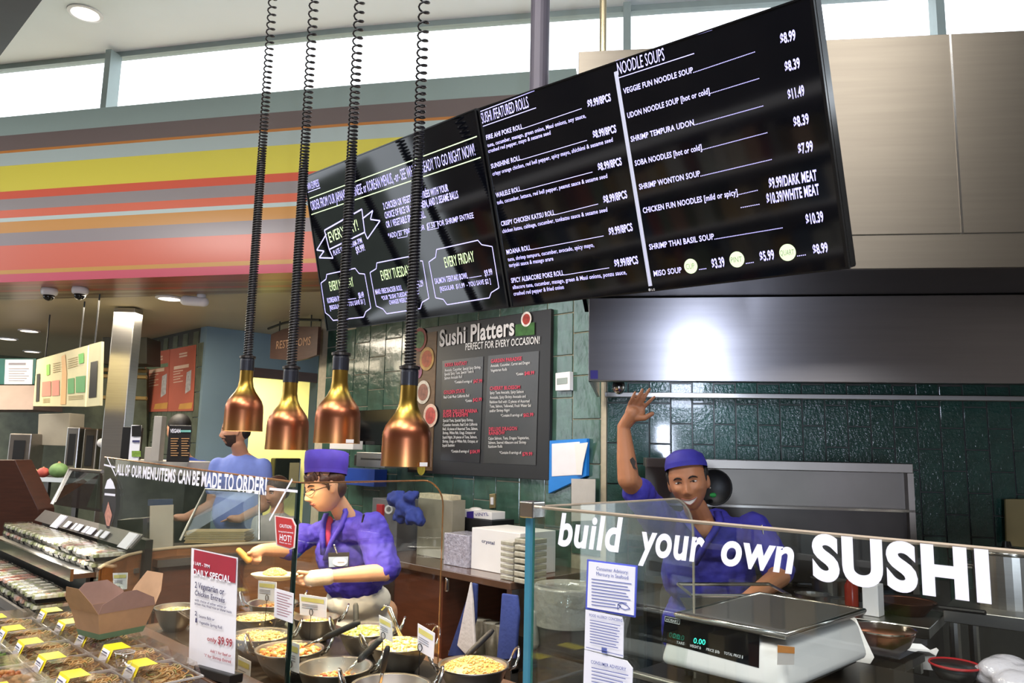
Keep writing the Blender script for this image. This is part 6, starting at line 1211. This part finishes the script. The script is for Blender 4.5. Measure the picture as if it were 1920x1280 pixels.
# tunic
b = B(); bodyell(b, at(1328, 1075, 3.345), (.205, .135, .17)); bodyell(b, at(1326, 1180, 3.37), (.2, .135, .24)); bodyell(b, at(1324, 1290, 3.39), (.2, .135, .2))
b.cap(at(1245, 985, 3.31), .07, at(1405, 1004, 3.29), .07); bodyell(b, at(1327, 1020, 3.33), (.17, .125, .085)); b.cap(sR + V((.0, 0, -.02)), .074, at(1196, 922, 3.13), .062); b.cap(sL, .074, at(1459, 1066, 3.16), .068)
b.cap(at(1290, 975, 3.36), .05, at(1350, 975, 3.36), .05)
bake(b, 'tunic', 'tunic_blue', t, .007, 5, .5, .02, .05)
for pts_, w_ in (([(1345, 958), (1350, 975), (1340, 995), (1322, 1022), (1300, 1060)], .03), ([(1282, 962), (1290, 980), (1305, 1000), (1318, 1016)], .028)):
    ds = (3.27, 3.21, 3.19, 3.185, 3.19); P_ = [at(x, y, dd) for (x, y), dd in zip(pts_, ds)]
    vs = [];
    for p in P_: vs += [p - RH * w_ * .6, p - FH * .007, p + RH * w_ * .6, p + FH * .02]
    n4 = len(P_); B().add(vs, [(4 * i + k, 4 * i + (k + 1) % 4, 4 * i + 4 + (k + 1) % 4, 4 * i + 4 + k) for i in range(n4 - 1) for k in range(4)] + [(0, 1, 2, 3), tuple(4 * (n4 - 1) + k for k in range(4))]).go('collar', 'tunic_blue', t, smooth=True)
cap_hat(t, hd, .05, .072, .0, 'hat_blue', .052, -.2, .086, .104)
b = B()
for sd in (-1, 1): b.ell(hd.w(sd * .077, -.012, .03), (.012, .03, .022), M((hd.r, hd.f, hd.u)).transposed()); b.ell(hd.w(sd * .074, .02, .012), (.008, .008, .022), M((hd.r, hd.f, hd.u)).transposed())
b.ell(hd.w(0, -.07, .0), (.068, .035, .045), M((hd.r, hd.f, hd.u)).transposed()); b.go('hair', 'hair_dark', t, smooth=True)
B().ell(hd.w(-.084, .0, -.04), (.004, .004, .004)).go('earring', 'chrome', t)
q = eR.lerp(wR, .28) - FH * .036 + RH * .018; B().slab([q + RH * a + up * c_ - FH * .002 for a, c_ in ((-.012, .02), (.0, .03), (.012, .012), (.008, -.005), (.018, -.02), (.0, -.014), (-.008, .0))], FH * .002).go('tattoo', mat('ink_tattoo', '#2b2422', .7), t)
q = at(1428, 985, 3.19); B().cap(q, .004, q - up * .05 + RH * .01, .004).go('pen', 'chrome', t)
# apron strap and trousers
b = B(); 
for s in (-1, 1): hp = root + RH * s * .09; b.cap(V((hp.x, hp.y, .95)), .11, V((hp.x, hp.y, .12)), .075)
bake(b, 'trousers', mat('trouser', '#1d1d22', .8), t, .015, 4)
# ---------------------------------------------------------------- server in profile
root = at(690, 1230, 3.9); t = thing('person', (root.x, root.y, 0), 'server in purple tunic, pillbox hat and glasses plating food', 'person')
fdir = (-RH * .76 - FH * .6 - up * .22); hd = Head(at(608, 912, 3.68), fdir, up * .97 - RH * .24, .98, 0, jaw=.27, nose=1.15)
b = B(); hd.add(b)
b.cap(at(625, 930, 3.72), .045, at(652, 975, 3.78), .052); bodyell(b, at(650, 1000, 3.80), (.10, .07, .06)); bodyell(b, at(662, 1080, 3.85), (.11, .08, .18)); bodyell(b, at(680, 1200, 3.88), (.11, .08, .22))
sL, eL, wL = at(698, 990, 3.64), at(722, 1072, 3.52), at(622, 1080, 3.42)
b.cap(sL, .048, eL, .042); b.cap(eL, .041, eL.lerp(wL, .4), .038); b.cap(eL.lerp(wL, .4), .038, wL, .028)
hl = at(590, 1083, 3.40); b.cap(wL, .03, hl, .03)
for k, (tx_, ty_) in enumerate(((545, 1086), (548, 1093), (556, 1099), (568, 1102))): b.cap(hl + up * (.012 - k * .01), .011, at(tx_ + 14, ty_ - 4, 3.38), .0095, 8); b.cap(at(tx_ + 14, ty_ - 4, 3.38), .0095, at(tx_, ty_ - 8, 3.40), .008, 8)
b.cap(hl + up * .015, .012, at(560, 1072, 3.36), .009, 8)
sR, eR, wR = at(570, 1005, 3.86), at(538, 1030, 3.72), at(492, 1030, 3.62)
b.cap(sR, .046, eR, .04); b.cap(eR, .04, wR, .028); hr = at(480, 1036, 3.6); b.cap(wR, .028, hr, .03)
for k, (tx_, ty_) in enumerate(((463, 1046), (468, 1052), (476, 1056), (484, 1057))): b.cap(hr - up * .004 * k + RH * .012 * (k - 1.5), .011, at(tx_ + 3, ty_ - 6, 3.58), .0095, 8); b.cap(at(tx_ + 3, ty_ - 6, 3.58), .0095, at(tx_ - 2, ty_, 3.59), .008, 8)
b.cap(hr + up * .012, .012, at(466, 1037, 3.56), .009, 8)
for s in (-1, 1):
    hp = root + (RH * s + FH * s * .3) * .07; b.cap(V((hp.x, hp.y, .75)), .07, V((hp.x, hp.y, .45)), .055); b.cap(V((hp.x, hp.y, .45)), .056, V((hp.x, hp.y, .08)), .04); b.cap(V((hp.x, hp.y, .045)), .04, V((hp.x, hp.y, .04)) - RH * .15, .033)
bake(b, 'body', 'skin_b', t, .0042, 4, .5); hd.face(t, '#2a1a14', '#b4645c', 0, .5)
b = B(); bodyell(b, at(655, 1035, 3.80), (.165, .13, .16)); bodyell(b, at(664, 1075, 3.82), (.165, .13, .14)); b.cap(at(600, 1000, 3.84), .062, sL, .066)
b.cap(sL, .078, at(719, 1064, 3.56), .08); b.cap(sR, .068, at(545, 1027, 3.75), .064); b.cap(at(650, 968, 3.82), .05, at(668, 975, 3.80), .05)
bake(b, 'tunic', 'purple', t, .007, 5, .5, .022, .05)
for pts_, ds in (([(640, 938), (648, 960), (640, 985), (622, 1015), (610, 1050)], (3.76, 3.70, 3.66, 3.66, 3.66)), ([(612, 962), (606, 980), (604, 1005), (606, 1040)], (3.74, 3.72, 3.69, 3.67))):
    P_ = [at(x, y, dd) for (x, y), dd in zip(pts_, ds)]; vs = []
    for p in P_: vs += [p - RH * .014, p - FH * .012, p + RH * .014, p + FH * .03]
    n4 = len(P_); B().add(vs, [(4 * i + k, 4 * i + (k + 1) % 4, 4 * i + 4 + (k + 1) % 4, 4 * i + 4 + k) for i in range(n4 - 1) for k in range(4)] + [(0, 1, 2, 3), tuple(4 * (n4 - 1) + k for k in range(4))]).go('collar', 'purple', t, smooth=True)
b = B(); bodyell(b, at(616, 1000, 3.745), (.03, .04, .085)); b.go('pink_shirt', mat('pink', '#c23a62', .7), t, smooth=True)
b = B(); bodyell(b, at(672, 1125, 3.84), (.165, .14, .1)); bodyell(b, at(678, 1190, 3.84), (.17, .145, .16)); bodyell(b, at(682, 1300, 3.84), (.175, .15, .26)); bake(b, 'apron', mat('apron_white', '#d9d3cc', .85, 0, .06, 12, bump=.2, bscale=25), t, .012, 5, .5, .02, .09)
cap_hat(t, hd, .06, .165, .04, 'purple_hat', .01, -.3, .086, .104)
Rm = M((hd.r, hd.f, hd.u)).transposed(); b = B(); b.ell(hd.w(0, -.035, .03), (.083, .075, .055), Rm, 20, 14); b.ell(hd.w(0, -.055, -.02), (.076, .05, .055), Rm)
for sd in (-1, 1): b.ell(hd.w(sd * .074, .022, .032), (.012, .03, .022), Rm); b.ell(hd.w(sd * .078, .015, .005), (.007, .009, .03), Rm)
for x in (-.064, -.05, -.035, -.02, -.005, .01, .025, .04, .055): b.ell(hd.pt(x, .052 + .006 * math.sin(x * 90), -.001), (.013, .008, .027), Rm @ M.Rotation(.25, 3, 'Y'))
bake(b, 'hair', 'hair_brown', t, .005, 3, .5)
b = B()
for sd in (-1, 1): b.tube([hd.pt(sd * .031 + .023 * math.cos(k / 16 * 6.283), -.008 + .014 * math.sin(k / 16 * 6.283), .010) for k in range(16)], .0013, 6, closed=True); b.tube([hd.pt(sd * .054, -.004, .010), hd.w(sd * .082, .01, -.002), hd.w(sd * .083, -.02, -.002)], .0013, 6)
b.tube([hd.pt(-.008, -.004, .006), hd.pt(.008, -.004, .006)], .0013, 6).go('glasses', 'black', t)
b = B(); b.ell(at(588, 1083, 3.395), (.042, .042, .032), CAMROT); bake(B().cap(at(615, 1081, 3.415), .037, at(584, 1084, 3.395), .036), 'glove', mat('glove', '#d9c4b0', .3, 0, .05, 20, bump=.3, coat=.2), t, .005, 3)
bd = thing('name_badge', at(634, 1060, 3.6), 'clear name badge clipped to the purple tunic', 'badge'); B().slab([at(x, y, 3.63) for x, y in ((615, 1036), (655, 1035), (654, 1062), (616, 1064))], FH * .004).go('holder', mat('badge_black', '#2a2622', .4), bd); B().slab([at(x, y, 3.628) for x, y in ((616, 1044), (653, 1043), (652, 1061), (617, 1063))], FH * .001).go('card', mat('badge_blue', '#a9bcdf', .4), bd); bp_ = Pl(at(635, 1050, 3.625), -FH); Txt().disc(bp_, (637, 1053), 8, 24, 1.7).go('white_oval', 'paper', bd); Txt().line(bp_.off(.001), (633, 1054), (646, 1054), 2).go('print_line', 'ink_grey', bd); B().cap(at(627, 1022, 3.63), .006, at(632, 1036, 3.625), .005).go('clip', 'chrome', bd, smooth=True)
q = at(682, 965, 3.55); B().cap(q, .005, at(679, 978, 3.55), .004).go('pen', 'black', t)
# plate of rice held by the server and the spring roll in the other hand
pc2 = at(515, 1078, 3.38); pt_ = thing('plate', pc2 - up * .02, 'pale oblong plate of rice held over the woks', 'plate'); ex = RH * .105; ey = FH * .07
N = 28; prof = ((.6, -.018), (.8, -.012), (1.0, .004), (.98, .007), (.78, -.006), (.02, -.008)); vs = [pc2 + ex * (q * math.cos(2 * math.pi * i / N)) + ey * (q * math.sin(2 * math.pi * i / N)) + up * z for q, z in prof for i in range(N)]
B().add(vs, [(j * N + i, j * N + (i + 1) % N, (j + 1) * N + (i + 1) % N, (j + 1) * N + i) for j in range(len(prof) - 1) for i in range(N)]).go('dish', mat('plate_cream', '#d8c6a8', .35), pt_, smooth=True)
food(pc2 + up * .0, .055, 'rice', .025, 'rice_serving', 'mound of fried rice on the held plate', 'food')
tag(B().cap(at(448, 1032, 3.58), .014, at(466, 1050, 3.56), .016).go('spring_roll', mat('roll', '#c98f3f', .6, 0, .15, 30, bump=.3), smooth=True), 'golden spring roll held between the server fingers', 'food')
# ---------------------------------------------------------------- customer, child and person by the register
def simple_person(label, hc, d, f, hk, shirt, hair, chest, hips, wid, beard=None, arms=True, skin='skin_c'):
    foot = at(*hips); t = thing('person', (foot.x, foot.y, 0), label, 'person'); h = Head(at(*hc, d), f, up, hk); b = B(); h.add(b); k = hk
    ch = at(*chest); b.cap(h.w(0, -.01, -.09), .05 * k, ch + up * .02 * k, .055 * k); bodyell(b, ch - up * .15 * k, (wid * .8, .09 * k, .2 * k)); bodyell(b, V((foot.x, foot.y, foot.z)), (wid * .75, .1 * k, .2 * k))
    for s in (-1, 1):
        sh = ch + RH * s * wid * .85 - up * .06 * k; el = sh + RH * s * .03 - up * .28 * k; wr = el - FH * .15 * k - RH * .12 * k - up * .08 * k; b.cap(sh, .048 * k, el, .04 * k); b.cap(el, .04 * k, wr, .028 * k); b.cap(wr, .03 * k, wr - RH * .06 * k, .026 * k)
        for j in range(4): q = wr - RH * .07 * k + FH * (j - 1.5) * .018 * k; b.cap(q, .009 * k, q - RH * .05 * k - up * .02 * k, .007 * k, 8)
        b.cap(wr - RH * .04 * k - FH * .02, .01 * k, wr - RH * .07 * k - FH * .04 * k + up * .01, .008 * k, 8)
        hp = V((foot.x, foot.y, 0)) + RH * s * .09 * k; zt = foot.z - .05; b.cap(V((hp.x, hp.y, zt)), .085 * k, V((hp.x, hp.y, zt * .5)), .06 * k); b.cap(V((hp.x, hp.y, zt * .5)), .058 * k, V((hp.x, hp.y, .07)), .04 * k); b.cap(V((hp.x, hp.y, .04)), .038 * k, V((hp.x, hp.y, .038)) - RH * .14 * k, .032 * k)
    bake(b, 'body', skin, t, .006, 4, .5); h.face(t, '#241a14', '#9c6458', 0, .7)
    b = B(); bodyell(b, ch - up * .15 * k, (wid, .125 * k, .19 * k)); bodyell(b, ch - up * .38 * k, (wid * .95, .125 * k, .2 * k)); b.cap(ch - RH * wid * .75 - up * .06 * k, .06 * k, ch + RH * wid * .75 - up * .06 * k, .06 * k)
    for s in (-1, 1): sh = ch + RH * s * wid * .85 - up * .06 * k; b.cap(sh, .064 * k, sh + RH * s * .025 - up * .16 * k, .06 * k)
    bake(b, 'shirt', shirt, t, .01, 6, .5, .01, .08)
    b = B()
    for s in (-1, 1): hp = V((foot.x, foot.y, 0)) + RH * s * .09 * k; b.cap(V((hp.x, hp.y, foot.z)), .11 * k, V((hp.x, hp.y, .12)), .07 * k)
    bake(b, 'trousers', mat('jeans', '#2d3442', .8, 0, .1, 20), t, .015, 3)
    Rm = M((h.r, h.f, h.u)).transposed(); b = B(); b.ell(h.w(0, -.018 * k, .045 * k), (.084 * k, .098 * k, .09 * k), Rm, 20, 14); b.ell(h.w(0, -.06 * k, -.01 * k), (.077 * k, .05 * k, .06 * k), Rm)
    bake(b, 'hair', hair, t, .007, 3)
    if beard:
        h.patch(lambda x, y, z: y > .0 and z < -.03 - .25 * max(0, .05 - abs(x)) * 1.2 and not (abs(x) < .026 and -.088 < z < -.062) and not (abs(x) < .04 and z > -.052), .0035).go('beard', beard, t, smooth=True)
    return t
simple_person('bearded customer in light blue t-shirt beyond the glass guard', (441, 806), 5.5, -RH * .9 - FH * .4 - up * .08, 1.0, mat('tee_blue', '#6f80c4', .8, 0, .06, 20), 'hair_dark', (452, 858, 5.55), (448, 1075, 5.6), .19, mat('beard', '#3a271e', .8, 0, .2, 60))
simple_person('child in grey shirt behind the hot bar glass', (518, 922), 5.3, -RH * .5 - FH * .85 - up * .1, .85, mat('tee_grey', '#9a948e', .8, 0, .06, 20), 'hair_brown', (519, 966, 5.3), (519, 1105, 5.3), .135)
simple_person('dark haired person behind the small vegan sign', (334, 806), 6.3, -RH * .8 + FH * .3 - up * .12, 1.0, mat('tee_royal', '#2f4a9c', .8, 0, .06, 20), 'hair_dark', (345, 862, 6.35), (345, 1040, 6.35), .19)
# ================================================================== nest pieces under the part they sit on
def base(o): return o.name.split('.')[0]
bpy.context.view_layer.update()
RULE = {'menu_lettering': ('display',), 'hairline': ('display',), 'divider_bar': ('display',), 'price_disc': ('display',), 'disc_lettering': ('display',), 'green_lettering': ('display',), 'maker_mark': ('bezel',),
        'shade_lining': ('shade',), 'tag': ('shade',), 'cuff_ring': ('cuff',), 'cord_sleeve': ('coiled_cord',), 'chopstick_decal': ('front_pane',), 'front_pane_edge': ('front_pane',), 'side_pane_edge': ('side_pane',),
        'decal_white_tip': ('oval_decal',), 'decal_picture': ('oval_decal',), 'decal_lettering_bar': ('oval_decal',), 'digits': ('display_panel',), 'panel_print': ('display_panel',), 'platter_surface': ('platter',), 'platter_rim': ('platter',),
        'sticker_orange': ('sticker',), 'hat_band': ('hat',), 'iris': ('eye',), 'eyelid': ('eye',), 'label_sheet': ('label_band',), 'label_print': ('label_band',), 'white_lettering': ('red_heading', 'panel'), 'navy_lettering': ('sheet',),
        'red_lettering': ('sheet', 'panel'), 'lettering': ('red_face', 'sheet', 'card', 'carton', 'board', 'panel'), 'print_line': ('sheet', 'card', 'panel'), 'yellow_band': ('card',), 'lining': ('bowl',), 'purple_square': ('carton',), 'teal_bar': ('panel',),
        'phone_picture': ('sheet',), 'yellow_foot': ('sheet',), 'green_ribbon': ('sheet',), 'rim': ('tray', 'body', 'walls'), 'white_oval': ('card',)}
kids = {}
for o in list(COL.objects):
    if o.parent is not None: kids.setdefault(o.parent.name, []).append(o)
for o in list(COL.objects):
    p = o.parent
    if p is None or p.parent is not None or p.type != 'EMPTY': continue
    r = ('front_pane',) if base(o).startswith('lettering_') else RULE.get(base(o))
    if not r: continue
    for nm in r:
        sib = [q for q in kids[p.name] if base(q) == nm]
        if sib:
            w = o.matrix_world.copy(); c = w.translation; q = min(sib, key=lambda s: (s.matrix_world.translation - c).length)
            o.parent = q; o.matrix_parent_inverse = q.matrix_world.inverted() @ w @ o.matrix_basis.inverted(); break
